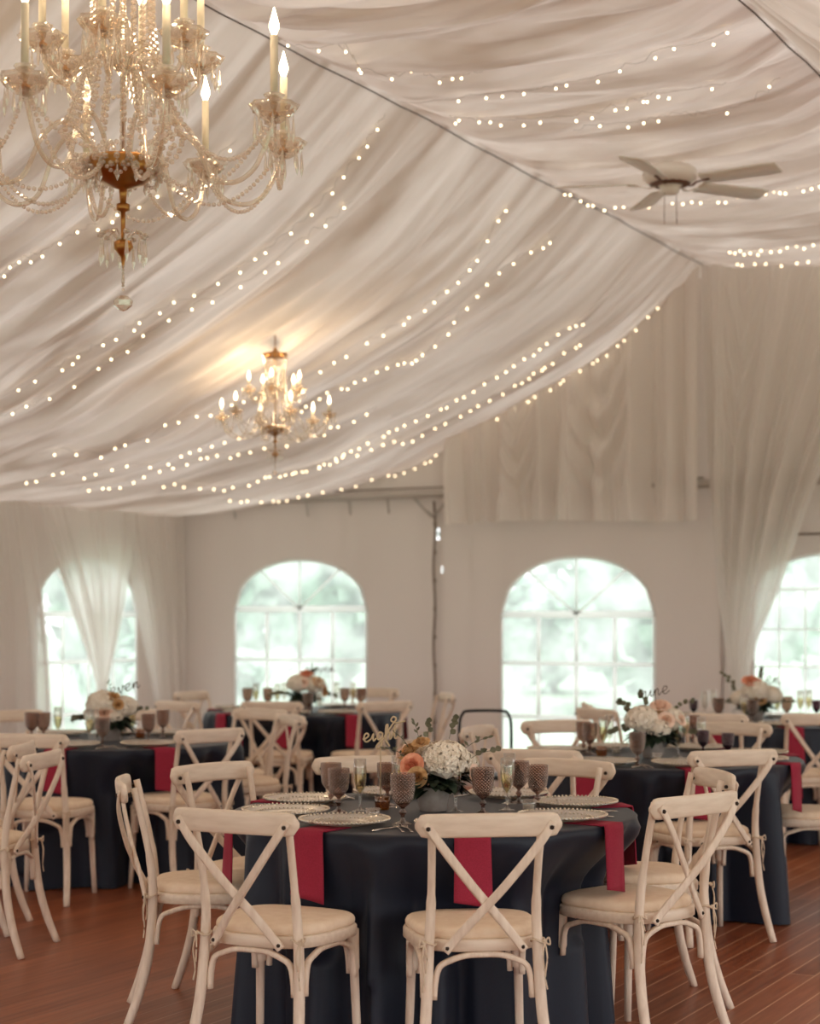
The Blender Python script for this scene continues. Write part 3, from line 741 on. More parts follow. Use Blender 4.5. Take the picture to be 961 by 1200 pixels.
def make_knife():
    mb = MB(); sweep(mb, [(0, 0, .004), (0, .05, .005), (0, .09, .004), (0, .098, .004)], [.006, .006, .0045, .003], [.003, .003, .0025, .002], n=8)
    sweep(mb, [(0, .097, .004), (.001, .12, .004), (.001, .18, .004), (-.002, .21, .004)], [.004, .0085, .009, .002], .0010, n=8)
    o = mb.build('knife', M['silver']); tag(o, 'knife', 'knife'); return o
def make_shaker():
    t = thing('salt_shaker', 'shaker', 'salt shaker')
    mb = MB(); lathe(mb, [(.012, 0), (.014, .004), (.013, .02), (.010, .03)], 14, close=True); mb.build('glass_body', M['clear'], t)
    mb = MB(); lathe(mb, [(.0105, .029), (.0115, .031), (.011, .036), (.006, .040), (.001, .041)], 14); mb.build('cap', M['silver'], t)
    return t
PROTO = {'napkin': make_napkin(), 'charger': make_charger(), 'goblet': make_goblet(M['mauve']), 'purple': make_goblet(M['purple'], .13), 'flute': make_flute(), 'flute0': make_flute(False),
         'votive': make_votive(M['clear']), 'amber': make_votive(M['amber'], False, .028, .05), 'fork': make_fork(), 'knife': make_knife(), 'shaker': make_shaker()}
used = set()
def put(kind, x, y, rz, label, group, z=None, scale=None):
    loc = W(x, y, ZT+.0005 if z is None else z); rz += TH; p = PROTO[kind]
    if kind not in used:
        used.add(kind); p.location = loc; p.rotation_euler = (0, 0, rz); p['label'] = label; p['group'] = group
        if scale: p.scale = (scale,)*3
        return p
    o = dup(p, loc, rz, label, group, scale)
    return o
for key, pls in PL.items():
    (cx, cy), nm = TAB[key]; T = TD[key]
    for phi, pn in pls:
        p = math.radians(phi); ux, uy = math.cos(p), math.sin(p); tx, ty = -uy, ux      # outward, and counter-clockwise tangent (seen from above)
        rot = p + PI/2                                                                # local +Y points to the centre
        at = lambda r, s_: (cx+ux*r+tx*s_, cy+uy*r+ty*s_)
        put('charger', *at(.565, 0), rot, 'beaded clear charger plate at the %s place of %s' % (pn, T), 'beaded charger plates', z=ZT+.007)
        put('napkin', *at(RT+.009, .0), rot, 'burgundy napkin hanging at the %s place of %s' % (pn, T), 'burgundy napkins hanging from the tables', z=ZT+.003)
        if key in 'abd':
            put('fork', *at(.66, -.185), rot, 'outer silver fork at the %s place of %s' % (pn, T), 'silver forks')
            put('fork', *at(.655, -.215), rot, 'second silver fork at the %s place of %s' % (pn, T), 'silver forks')
            put('knife', *at(.665, .19), rot, 'silver knife at the %s place of %s' % (pn, T), 'silver knives')
# glasses: foreground table as the photo shows them (camera-plan positions)
def gl(kind, px, yb, label, group, scale=None):
    d = (1.5-ZT)*2100/(yb-720); x = (px-480.5)*d/2100
    put(kind, x, d, 0.0, label, group, scale=scale)
GA = 'smoky patterned goblets on the foreground table'; FA = 'champagne flutes on the foreground table'
gl('goblet', 397, 952, 'smoky mauve patterned goblet in front at the left of the foreground table', GA)
gl('goblet', 388, 944, 'smoky goblet behind the leftmost goblet on the foreground table', GA)
gl('goblet', 472, 966, 'large smoky goblet nearest the camera, left of the foreground flowers', GA, 1.08)
gl('goblet', 454, 944, 'smoky goblet behind the left flute pair on the foreground table', GA)
gl('goblet', 566, 954, 'smoky goblet directly right of the foreground flower arrangement', GA, 1.04)
gl('goblet', 608, 941, 'smoky goblet half hidden behind the right flutes on the foreground table', GA)
gl('goblet', 630, 947, 'rightmost smoky goblet on the foreground table', GA)
gl('flute', 422, 951, 'clear champagne flute between the two left goblets of the foreground table', FA)
gl('flute', 466, 946, 'clear champagne flute behind the nearest smoky goblet', FA)
gl('flute', 534, 952, 'champagne flute in front of the white hydrangea on the foreground table', FA)
gl('flute', 594, 950, 'champagne flute standing right of the foreground flowers, front one of a pair', FA)
gl('flute0', 597, 942, 'champagne flute standing right of the foreground flowers, rear one of a pair', FA)
gl('votive', 437, 962, 'small clear votive cup beside the left front charger plate', 'votive cups on the foreground table')
gl('votive', 620, 951, 'small clear votive cup left of the rightmost smoky goblet', 'votive cups on the foreground table')
gl('amber', 448, 949, 'amber glass votive behind the left place setting of the foreground table', 'amber votives')
gl('shaker', 507, 950, 'left one of two small salt shakers before the foreground vase', 'salt and pepper shakers')
gl('shaker', 516, 951, 'right one of two small salt shakers before the foreground vase', 'salt and pepper shakers')
# the other tables
def gset(key, items):
    T = TD[key]
    for kind, px, yb, w in items:
        nm_ = {'goblet': 'smoky mauve goblet', 'purple': 'deep purple low goblet', 'flute': 'champagne flute', 'flute0': 'empty champagne flute', 'votive': 'clear votive cup', 'amber': 'amber votive cup'}[kind]
        gl(kind, px, yb, '%s %s on %s' % (nm_, w, T), '%ss on %s' % (nm_, T))
gset('b', [('goblet', 684, 882, 'farther left'), ('goblet', 691, 884, 'nearer left'), ('flute', 707, 884, 'left of the flowers'), ('flute0', 714, 880, 'behind the left flute'), ('goblet', 747, 898, 'nearest the front centre chair'),
           ('amber', 705, 886, 'beside the left goblets'), ('flute', 795, 888, 'right of the flowers'), ('flute0', 822, 884, 'above the purple glass'), ('purple', 824, 885, 'right of the flowers'), ('purple', 853, 889, 'at the right end'), ('votive', 770, 893, 'in front of the flowers'), ('votive', 722, 884, 'behind the front goblet'), ('flute', 803, 876, 'behind on the right'), ('goblet', 812, 872, 'at the back right')])
gset('c', [('purple', 813, 842, 'at the left end'), ('flute0', 826, 843, 'beside the purple glass'), ('flute0', 836, 840, 'left of the flowers'), ('goblet', 842, 846, 'left of the flowers'), ('goblet', 882, 849, 'in front of the flowers'), ('flute', 872, 848, 'in front of the flowers'),
           ('flute', 911, 843, 'right of the flowers'), ('goblet', 922, 844, 'right of the flowers'), ('flute', 938, 842, 'in the middle of the right side'), ('flute', 948, 841, 'near the right edge of the picture'), ('purple', 957, 842, 'at the right edge of the picture')])
gset('d', [('goblet', 37, 868, 'leftmost'), ('goblet', 51, 868, 'second from the left'), ('flute', 68, 868, 'left of the flowers'), ('goblet', 120, 876, 'in front of the flowers'), ('flute', 105, 873, 'left in front of the flowers'), ('flute0', 111, 872, 'before the flowers'),
           ('flute', 155, 866, 'right of the flowers'), ('goblet', 174, 870, 'nearer right'), ('goblet', 191, 864, 'at the far right'), ('amber', 164, 865, 'right of the flowers'), ('goblet', 148, 860, 'behind the right flute'), ('votive', 60, 876, 'left front')])
gset('e', [('goblet', 290, 831, 'at the left end'), ('flute', 300, 831, 'at the left'), ('goblet', 314, 831, 'second from the left'), ('flute', 325, 831, 'left of the flowers'), ('flute0', 333, 829, 'close left of the flowers'), ('goblet', 361, 838, 'in front of the flowers'),
           ('flute0', 374, 836, 'in front of the flowers'), ('flute0', 394, 829, 'right of the flowers'), ('goblet', 404, 831, 'right of the flowers'), ('flute', 414, 829, 'at the right'), ('goblet', 424, 831, 'at the right end'), ('votive', 345, 838, 'before the flowers')])

# ------------------------------------------------------------------ flowers
def florets(mb, c, R, n, seed, pr=.011, squash=.85, low=-.35):
    r = random.Random(seed); c = Vector(c); ga = PI*(3-5**.5)
    for i in range(n):
        z = 1-(1-low)*(i+.5)/n; rad = math.sqrt(max(0, 1-z*z)); a = ga*i+r.uniform(-.2, .2)
        d = Vector((rad*math.cos(a), rad*math.sin(a), z)); p = c+Vector((d.x*R, d.y*R, d.z*R*squash))*(1+r.uniform(-.05, .05))
        q = d.to_track_quat('Z', 'Y'); rot = r.uniform(0, PI)
        for k_ in range(4):
            b_ = rot+k_*PI/2; e1 = Vector((math.cos(b_), math.sin(b_), 0)); e2 = Vector((-e1.y, e1.x, 0)); up_ = Vector((0, 0, 1))
            pts = [Vector((0, 0, 0)), e1*pr*.55+e2*pr*.5+up_*pr*.25, e1*pr*1.15+up_*pr*.15*r.uniform(-1, 2), e1*pr*.55-e2*pr*.5+up_*pr*.25]
            mb.add([p+q @ v_ for v_ in pts], [(0, 1, 2, 3)])
def rose(mb, c, R, axis, seed):
    r = random.Random(seed); c = Vector(c); q = Vector(axis).normalized().to_track_quat('Z', 'Y')
    for L in range(5):
        rr = R*(.18+.2*L); n = 3+L; hgt = R*(.95-.13*L)
        for k_ in range(n):
            a0 = 2*PI*k_/n+L*.7; sp = 2*PI/n*.68; vs = []
            for j in range(4):
                t = j/3
                for i in range(6):
                    u = -1+2*i/5; a = a0+u*sp
                    rad = rr*(.35+.65*math.sin(t*PI/2))*(1+.10*L*t)+(.10*R*t*t*L*.5)
                    z = -R*.35+(hgt+R*.35)*t*(1-.22*u*u)
                    vs.append(c+q @ Vector((rad*math.cos(a), rad*math.sin(a), z-(.25*R if L > 2 and t == 1 else 0))))
            mb.add(vs, [(j*6+i, j*6+i+1, (j+1)*6+i+1, (j+1)*6+i) for j in range(3) for i in range(5)])
def leaf(mb, base, d, L, w, up=(0, 0, 1), bend=.2):
    base = Vector(base); d = Vector(d).normalized(); s = d.cross(Vector(up))
    if s.length < .05: s = d.cross(Vector((1, 0, 0)))
    s.normalize(); u = s.cross(d)
    vs = [];
    for t, ww in ((0, .08), (.25, .75), (.55, 1), (.8, .65), (1, .05)):
        p = base+d*L*t-Vector((0, 0, 1))*bend*L*t*t
        vs += [p-s*w*ww+u*w*ww*.25, p, p+s*w*ww+u*w*ww*.25]
    mb.add(vs, [(3*i+a, 3*i+a+1, 3*i+a+4, 3*i+a+3) for i in range(4) for a in (0, 1)])
def make_flowers(key, seed, label, hyd, roses, extra):
    (cx, cy) = TAB[key][0]; r = random.Random(seed)
    t = thing('flower_arrangement', label, 'flowers', W(cx, cy, ZT+.001), TH, 'flower centrepieces')
    mb = MB(); lathe(mb, [(.048, 0), (.052, .004), (.060, .05), (.064, .088), (.060, .092), (.056, .088), (.052, .05), (.001, .03)], 32); mb.build('vase', M['vase'], t)
    mb = MB()
    for i in range(120):
        a = r.uniform(0, 2*PI); e_ = r.uniform(-.35, .55); rad = r.uniform(.02, .07)
        leaf(mb, (rad*math.cos(a), rad*math.sin(a), .085+r.uniform(0, .05)), (math.cos(a), math.sin(a), e_), r.uniform(.06, .11), r.uniform(.018, .028), bend=r.uniform(.1, .5))
    mb.build('dark_foliage', M['leaf'], t)
    for i, (x, y, z, R) in enumerate(hyd):
        mb = MB(); ico(mb, (x, y, z), R*.95, .83)
        florets(mb, (x, y, z), R, int(380*(R/.08)**2), seed+i, .0112)
        mb.build('hydrangea', M['hydrangea'], t, smooth=False)
    for i, (x, y, z, R, ax, mt) in enumerate(roses):
        mb = MB(); rose(mb, (x, y, z), R, ax, i); mb.build('rose', M[mt], t)
    for i, (p0, d, L, n, ll, round_) in enumerate(extra):
        mb = MB(); p0 = Vector(p0); d = Vector(d).normalized()
        P = spline([p0, p0+d*L*.5+Vector((0, 0, .01)), p0+d*L], 5); sweep(mb, P, .0013, n=5)
        for k_ in range(n):
            q = P[int((k_+1)/n*(len(P)-1))]; sd = 1 if k_ % 2 else -1; a = r.uniform(0, 6)
            dd = Vector((math.cos(a), math.sin(a)*.4, .4+.3*sd*math.sin(a)))
            leaf(mb, q, dd+d*.5, ll, ll*(.48 if round_ else .2), up=(0, -1, .3), bend=.05)
        mb.build('eucalyptus_sprig', M['euca'], t)
    return t
up_ = (0, -.5, 1)
make_flowers('a', 1, 'foreground centrepiece of white hydrangea and peach roses in a grey vase',
    [(.048, -.03, .185, .09), (.11, .07, .165, .06), (-.03, .09, .19, .07)],
    [(-.078, -.055, .172, .032, (-.5, -1, .35), 'peach'), (-.090, .0, .222, .030, (-.6, -.4, .8), 'ochre'), (-.045, -.035, .258, .022, (-.2, -.5, 1), 'ochre'), (-.115, .02, .21, .028, (-1, -.2, .4), 'blush'), (.155, -.02, .135, .028, (1, -.6, .3), 'blush'), (-.06, -.10, .135, .026, (-.3, -1, .1), 'ochre')],
    [((-.05, 0, .25), (-.25, -.1, 1), .085, 7, .022, False), ((-.02, 0, .26), (.05, 0, 1), .07, 5, .024, True), ((.06, 0, .27), (.35, 0, 1), .075, 5, .026, True), ((.10, -.02, .22), (1, -.2, .55), .12, 8, .026, False),
     ((.13, 0, .19), (1, 0, .35), .11, 6, .026, True), ((-.10, -.02, .2), (-1, -.2, .45), .09, 6, .020, False), ((-.08, 0, .22), (-.8, 0, .9), .10, 8, .012, False), ((.12, .02, .14), (1, 0, -.1), .09, 6, .024, True)])
make_flowers('b', 2, 'cream and peach flower centrepiece on the table marked nine',
    [(-.06, -.04, .19, .088), (.08, .02, .185, .085), (.02, -.07, .15, .06), (.0, .08, .2, .07)],
    [(.035, -.03, .265, .036, up_, 'blush'), (.055, -.085, .195, .030, (.2, -1, .5), 'blush'), (.13, -.03, .2, .03, (.6, -.5, .6), 'blush'), (.01, -.05, .235, .026, up_, 'ochre')],
    [((-.10, 0, .22), (-1, 0, .8), .10, 8, .034, True), ((-.11, 0, .14), (-1, -.2, -.1), .10, 7, .036, True), ((-.04, 0, .25), (-.3, 0, 1), .08, 5, .03, True), ((.11, 0, .24), (1, 0, .5), .11, 6, .026, True), ((.12, 0, .12), (1, -.2, .0), .10, 6, .03, True)])
make_flowers('c', 3, 'cream flower centrepiece with one coral rose on the table marked ten',
    [(.0, -.03, .20, .10), (.10, .0, .17, .085), (-.10, .0, .15, .07)],
    [(-.035, -.05, .275, .045, up_, 'peach'), (.02, -.09, .16, .03, (.2, -1, .2), 'ochre')],
    [((-.12, 0, .2), (-1, 0, 1.2), .16, 7, .034, True), ((-.13, 0, .12), (-1, -.2, .1), .12, 7, .034, True), ((.02, 0, .28), (.3, 0, 1), .08, 5, .03, True), ((.13, 0, .12), (1, -.2, .1), .12, 6, .03, True)])
make_flowers('d', 4, 'ivory flower centrepiece on the left table before the curtains',
    [(-.04, -.03, .21, .095), (.08, .0, .19, .08), (-.09, .0, .15, .065), (.03, -.07, .14, .05)],
    [(.025, -.07, .26, .028, up_, 'ochre'), (.06, -.09, .215, .022, (.4, -1, .5), 'ochre'), (-.02, -.11, .17, .035, (.2, -1, .4), 'blush')],
    [((-.10, 0, .12), (-1, -.2, .0), .11, 8, .036, True), ((-.11, 0, .1), (-1, -.4, .3), .10, 6, .034, True), ((.11, 0, .16), (1, -.2, .2), .10, 6, .03, True), ((.0, 0, .28), (-.2, 0, 1), .06, 4, .022, False)])
make_flowers('e', 5, 'dusky flower centrepiece on the back table before the left arched window',
    [(-.05, -.02, .20, .09), (.07, .0, .19, .085), (.0, .05, .22, .07)],
    [(.01, -.03, .285, .034, up_, 'peach'), (.10, -.05, .22, .034, (.6, -.6, .6), 'ochre'), (.14, -.04, .16, .034, (1, -.6, .2), 'ochre'), (-.01, -.09, .22, .026, (0, -1, .4), 'blush')],
    [((-.12, 0, .12), (-1, -.2, .0), .13, 9, .036, True), ((.13, 0, .12), (1, -.2, -.1), .10, 7, .034, True), ((.05, 0, .26), (.5, 0, 1), .06, 4, .026, True)])

# ------------------------------------------------------------------ script table numbers: every letter a bent strip
GL = {  # strokes in letter units: x advance first
 'e': (.62, [[(0, .22), (.22, .26), (.42, .42), (.36, .58), (.2, .58), (.1, .36), (.16, .1), (.34, .02), (.62, .2)]]),
 'i': (.34, [[(0, .2), (.14, .52), (.12, .2), (.18, .03), (.34, .2)], [(.19, .72), (.2, .76)]]),
 'g': (.56, [[(.42, .5), (.24, .58), (.08, .4), (.12, .12), (.28, .1), (.42, .3), (.44, .52), (.42, .1), (.36, -.4), (.16, -.56), (.0, -.42), (.14, -.2), (.56, .16)]]),
 'h': (.56, [[(0, .2), (.22, .7), (.24, 1.02), (.14, 1.0), (.1, .6), (.1, .02), (.16, .36), (.3, .52), (.38, .4), (.38, .12), (.44, .03), (.56, .18)]]),
 't': (.44, [[(0, .2), (.18, .7), (.2, .98), (.16, .4), (.18, .08), (.28, .03), (.44, .2)], [(0, .66), (.38, .72)]]),
 'n': (.6, [[(0, .2), (.1, .5), (.12, .04), (.16, .34), (.28, .54), (.36, .42), (.36, .14), (.44, .03), (.6, .2)]]),
 's': (.44, [[(0, .1), (.2, .6), (.3, .32), (.26, .08), (.1, .04), (.44, .2)]]),
 'v': (.52, [[(0, .3), (.08, .5), (.16, .1), (.24, .03), (.38, .3), (.4, .54), (.44, .44), (.52, .46)]]),
 'l': (.36, [[(0, .2), (.18, .6), (.2, .98), (.1, .98), (.08, .4), (.14, .06), (.24, .04), (.36, .2)]])}
def sign(text, key, px, yline, size, mat, label, dy=-.02, thick=.0035, tilt=0.0, swash=False):
    (cx, cy) = TAB[key][0]; d = cy+dy; x0 = (px-480.5)*d/2100; z = 1.5-(yline-720)*d/2100
    t = thing('table_number', label, 'table number sign', W(x0, d, ZT+.001), TH, 'script table number signs')
    mb = MB(); x = 0; z -= ZT
    for ch in text:
        adv, st = GL[ch]
        for s_ in st:
            sweep(mb, [((x+p.x)*size, 0, z+p.y*size) for p in spline([(a, b_, 0) for a, b_ in s_], 5)], thick*.9, .0025, up=(0, -1, 0), n=6)
        x += adv
    if swash: sweep(mb, [(p.x*size, 0, z+p.y*size) for p in spline([(1.9, -.5, 0), (1.6, .2, 0), (2.0, .9, 0), (2.35, 1.35, 0), (2.15, 1.55, 0), (2.0, 1.3, 0), (2.4, 1.1, 0), (3.0, 1.15, 0)], 6)], thick*.9, .0025, up=(0, -1, 0), n=6)
    wd_ = x*size; ca, sa = math.cos(tilt), math.sin(tilt)
    mb.v = [(px_-wd_/2, y_, z+(z_-z)+(px_-wd_/2)*math.tan(tilt)) for px_, y_, z_ in mb.v]
    mb.build('lettering', mat, t)
    mb = MB(); sweep(mb, [(0, .002, 0), (0, .002, z+.04*size)], .0022, n=6); mb.build('stick', mat, t)
    return t
sign('eight', 'a', 446, 868, .054, M['sign'], 'gold script word eight standing left of the foreground flowers', dy=.05, thick=.0042, tilt=.12, swash=True)
sign('nine', 'b', 768, 816, .068, M['signdark'], 'small dark script word nine above the flowers of the right-hand table', tilt=.22, thick=.003)
sign('ten', 'c', 903, 801, .085, M['signdark'], 'dark script word ten above the far right flowers', tilt=-.1, thick=.004)
sign('seven', 'd', 143, 812, .075, M['signdark'], 'dark script word seven above the flowers of the left table', tilt=.28, thick=.004)
sign('eleven', 'e', 375, 788, .068, M['signdark'], 'dark script word above the flowers of the back table', thick=.004)

# ------------------------------------------------------------------ black metal chair by the right arched window
t = thing('metal_chair', 'black metal hoop-backed chair standing before the right arched window', 'chair', W(.48, 11.6), TH)
mb = MB(); sweep(mb, spline([(-.17, -.16, 0), (-.165, -.15, .45), (-.165, -.17, .78), (-.145, -.18, .865), (-.10, -.18, .885), (.10, -.18, .885), (.145, -.18, .865), (.165, -.17, .78), (.165, -.15, .45), (.17, -.16, 0)], 5), .0105, n=8, up=(0, 1, 0)); mb.build('back_frame', M['black'], t)
mb = MB(); loft(mb, [srect(.18, -.17, .17, z, s, e=.5) for z, s in ((.44, .97), (.445, 1), (.46, 1), (.465, .97))]); mb.build('seat', M['black'], t)
for s in (-1, 1):
    mb = MB(); sweep(mb, [(s*.15, .15, .44), (s*.17, .17, 0)], .010, n=8); mb.build('leg', M['black'], t)
mb = MB(); sweep(mb, [(-.165, -.165, .62), (.165, -.165, .62)], .007, n=8); mb.build('cross_bar', M['black'], t)

# ------------------------------------------------------------------ chandeliers
def chandelier(label, loc, K, rod_top, rz, seed, cl0=.20):
    t = thing('crystal_chandelier', label, 'chandelier', loc, rz)
    S = lambda p: tuple(K*c_ for c_ in p)
    def sc(mb): mb.v = [S(v_) for v_ in mb.v]; return mb
    # dish, stem, finial   (local z=0 at dish rim)
    mb = MB(); lathe(mb, [(.001, .03), (.06, .028), (.118, .022), (.122, .008), (.116, 0), (.120, -.006), (.10, -.03), (.07, -.055), (.03, -.07), (.014, -.075), (.010, -.12), (.022, -.125), (.022, -.145), (.008, -.15), (.007, -.24), (.03, -.25), (.034, -.268), (.02, -.285), (.008, -.30), (.004, -.33), (.001, -.34)], 36, mod=lambda i, a, r, z: .0015*math.cos(18*a) if r > .06 else 0)
    sc(mb).build('brass_dish', M['brass'], t)
    mb = MB(); lathe(mb, [(.018, .03), (.010, .06), (.009, .30), (.03, .33), (.045, .40), (.03, .47), (.012, .50), (.011, .62), (.05, .66), (.02, .70), (.001, .71)], 20); sc(mb).build('glass_column', M['crystal_arm'], t)
    mb = MB(); sweep(mb, [(0, 0, .03), (0, 0, .45)], .0045, n=8); sc(mb).build('brass_stem', M['brass'], t)
    mb = MB(); lathe(mb, [(.10, .72), (.13, .74), (.125, .76), (.06, .77), (.02, .79), (.012, .82), (.001, .83)], 24); sc(mb).build('crown', M['brass'], t)
    mb = MB(); z = .82*K; L = rod_top; step = .03*K
    sweep(mb, [(0, 0, z), (0, 0, L)], .0045 if K > .9 else .004, n=8); mb.build('hanging_rod', M['brass'], t)
    mb = MB(); drop(mb, (0, 0, -.34), .007, .06); strand(mb, [(0, 0, -.33), (0, 0, -.42)], .006, .013); sc(mb).build('pendant_chain', M['crystal'], t)
    mb = MB(); lathe(mb, [(.001, -.425), (.018, -.43), (.033, -.445), (.030, -.462), (.014, -.475), (.001, -.48)], 10); sc(mb).build('crystal_ball', M['crystal'], t, smooth=False)
    # small ring of prisms under the dish
    mb = MB()
    for k_ in range(10):
        a = 2*PI*k_/10; x, y = .075*math.cos(a), .075*math.sin(a)
        sweep(mb, spline([(.01*math.cos(a), .01*math.sin(a), -.25), (.045*math.cos(a), .045*math.sin(a), -.215), (x, y, -.23)], 3), .003, n=5)
        ico(mb, (x, y, -.228), .013, .7); drop(mb, (x, y, -.24), .0075, .09)
    sc(mb).build('prism_ring', M['crystal'], t, smooth=False)
    # arms in two tiers
    def arm(a, r_end, z_end, z_low, cl, tier):
        ca, sa = math.cos(a), math.sin(a)
        P = lambda r, z: (r*ca, r*sa, z)
        g = MB()
        if tier: pts = [P(.02, .32), P(.07, .40), P(.13, .36), P(r_end*.68, z_low), P(r_end*.92, z_low+.04), P(r_end, z_end-.02)]
        else: pts = [P(.09, .01), P(.13, .09), P(.20, .13), P(.27, .07), P(.33, z_low+.03), P(.41, z_low), P(.48, z_low+.03), P(.52, z_low+.09), P(r_end, z_end-.02)]
        sweep(g, spline(pts, 5), .0085, n=7); ar = sc(g).build('arm', M['crystal_arm'], t)
        x, y = r_end*ca, r_end*sa
        g = MB(); lathe(g, [(.006, -.030), (.024, -.026), (.052, -.008), (.070, .016), (.078, .030), (.068, .026), (.046, .004), (.012, -.008)], 24, x, y, z_end, mod=lambda i, b_, r, z: .006*math.cos(8*b_)*(r/.078))
        bo = sc(g).build('bobeche', M['crystal_arm'], ar)
        g = MB(); lathe(g, [(.006, .012), (.012, .03), (.012, .038), (.026, .05), (.034, .062), (.030, .062), (.012, .046)], 14, x, y, z_end, mod=lambda i, b_, r, z: .002*math.cos(6*b_)*(r/.03)); sc(g).build('candle_cup', M['crystal'], ar)
        g = MB(); lathe(g, [(.016, -.005), (.017, .0), (.006, .008), (.005, .03), (.013, .042), (.013, .048), (.001, .05)], 12, x, y, z_end); sc(g).build('brass_cup', M['brass'], ar)
        g = MB(); lathe(g, [(.001, .046), (.0125, .047), (.0125, .05+cl), (.010, .052+cl), (.001, .053+cl)], 14, x, y, z_end); cd = sc(g).build('candle', M['candle'], ar)
        g = MB(); lathe(g, [(.008, .05+cl), (.009, .056+cl), (.0165, .075+cl), (.0165, .088+cl), (.009, .115+cl), (.003, .138+cl), (.001, .142+cl)], 14, x, y, z_end); sc(g).build('bulb', M['flame'], ar)
        g = MB()
        for k_ in range(8):
            b_ = 2*PI*k_/8; px_, py_ = x+.062*math.cos(b_), y+.062*math.sin(b_)
            ico(g, (px_, py_, z_end+.008), .008); drop(g, (px_, py_, z_end), .0068, .075 if k_ % 2 else .095)
        sc(g).build('prisms', M['crystal'], ar, smooth=False)
        return (x, y, z_end), cl
    ends = []; ups = []
    n1 = 8 if K > .9 else 6; n2 = 6 if K > .9 else 5
    for k_ in range(n1): ends.append(arm(2*PI*(k_+.5)/n1, .56, .115+(.0 if k_ % 2 else -.005), -.09, cl0, 0))
    for k_ in range(n2): ups.append(arm(2*PI*(k_+.42)/n2, .27, .37, .25, cl0, 1))
    # bead garlands
    for k_ in range(n1):
        a = ends[k_][0]; b_ = ends[(k_+1) % n1][0]; mb = MB()
        inn = lambda p, r, z: (p[0]*r, p[1]*r, z)
        strand(mb, hang((a[0], a[1], a[2]-.01), (b_[0], b_[1], b_[2]-.01), .17), .0088, .0185)
        strand(mb, hang((a[0]*.97, a[1]*.97, a[2]-.01), inn(a, .22, -.01), .14), .0088, .0185)
        strand(mb, hang(inn(a, .24, .0), inn(b_, .24, .0), .05, 8), .008, .0175)
        sc(mb).build('bead_garland', M['crystal'], t, smooth=False)
    for k_ in range(n2):
        a = ups[k_][0]; b_ = ups[(k_+1) % n2][0]; mb = MB()
        strand(mb, hang(a, b_, .08), .0088, .0185)
        sc(mb).build('bead_garland', M['crystal'], t, smooth=False)
    for k_ in range(18):
        a = 2*PI*k_/18; mb = MB()
        P = [(r*math.cos(a), r*math.sin(a), z) for r, z in ((.125, .74), (.105, .62), (.10, .48), (.125, .32), (.165, .20), (.20, .10))]
        strand(mb, spline(P, 5), .0108, .0225)
        if k_ % 2 == 0:
            P = [(r*math.cos(a+.1), r*math.sin(a+.1), z) for r, z in ((.20, .10), (.17, .03), (.11, -.01))]
            strand(mb, spline(P, 4), .0108, .0225)
        sc(mb).build('bead_strand', M['crystal'], t, smooth=False)
    for zz, rr, nn in ((.006, .128, 20), (-.018, .118, 18)):
        mb = MB(); strand(mb, [(rr*math.cos(2*PI*i/40), rr*math.sin(2*PI*i/40), zz) for i in range(41)], .0125, 2*PI*rr/nn)
        sc(mb).build('bead_ring', M['crystal'], t, smooth=False)
    for k_ in range(12):
        a = 2*PI*k_/12; mb = MB(); drop(mb, (.118*math.cos(a), .118*math.sin(a), -.015), .008, .06); ico(mb, (.118*math.cos(a), .118*math.sin(a), -.01), .009)
        sc(mb).build('prism', M['crystal'], t, smooth=False)
    return t, [Vector(loc)+Matrix.Rotation(rz, 3, 'Z') @ (Vector(e[0])*K+Vector((0, 0, (.09+e[1])*K))) for e in ends+ups]
bx, by, _ = W(-.952, 5.945)
big, big_l = chandelier('large crystal chandelier with lit candle bulbs hanging in the upper left foreground', (bx, by, 2.985), 1.0, 4.27-2.985, TH, 1)
sx, sy, _ = W(-.865, 11.5)
small, small_l = chandelier('small distant crystal chandelier glowing above the back tables', (sx, sy, 2.693), .633, 3.43-2.693, TH+.35, 2, .07)
def point(loc, e, r=.03, col=(1, .74, .46)):
    l = bpy.data.lights.new('candle_bulb_light', 'POINT'); l.energy = e; l.shadow_soft_size = r; l.color = col
    o = bpy.data.objects.new('candle_bulb_light', l); COL.objects.link(o); o.location = loc
for i, p in enumerate(big_l):
    if i % 2 == 0: point(p+Vector((0, 0, .02)), 4.5)
for i, p in enumerate(small_l):
    if i % 2 == 0: point(p, 2.6)

# ------------------------------------------------------------------ ceiling fan
t = thing('ceiling_fan', 'white ceiling fan hanging below the draped ceiling at upper right', 'ceiling fan', W(1.535, 10.58, 4.06), TH)
mb = MB(); lathe(mb, [(.001, .10), (.05, .098), (.12, .085), (.155, .06), (.165, .035), (.155, .005), (.12, -.02), (.07, -.03), (.001, -.03)], 36); hs = mb.build('motor_housing', M['fan'], t)
mb = MB(); lathe(mb, [(.118, -.016), (.122, -.020), (.10, -.030), (.08, -.034), (.072, -.03)], 36, mod=lambda i, a, r, z: .004*math.cos(20*a)); mb.build('vent_ring', M['fan_dark'], hs)
mb = MB(); lathe(mb, [(.04, .10), (.032, .14), (.014, .15), (.012, .24)], 20); mb.build('down_rod', M['brass'], t)
mb = MB(); lathe(mb, [(.055, -.03), (.06, -.05), (.045, -.075), (.02, -.085), (.001, -.087)], 24); mb.build('switch_housing', M['fan'], t)
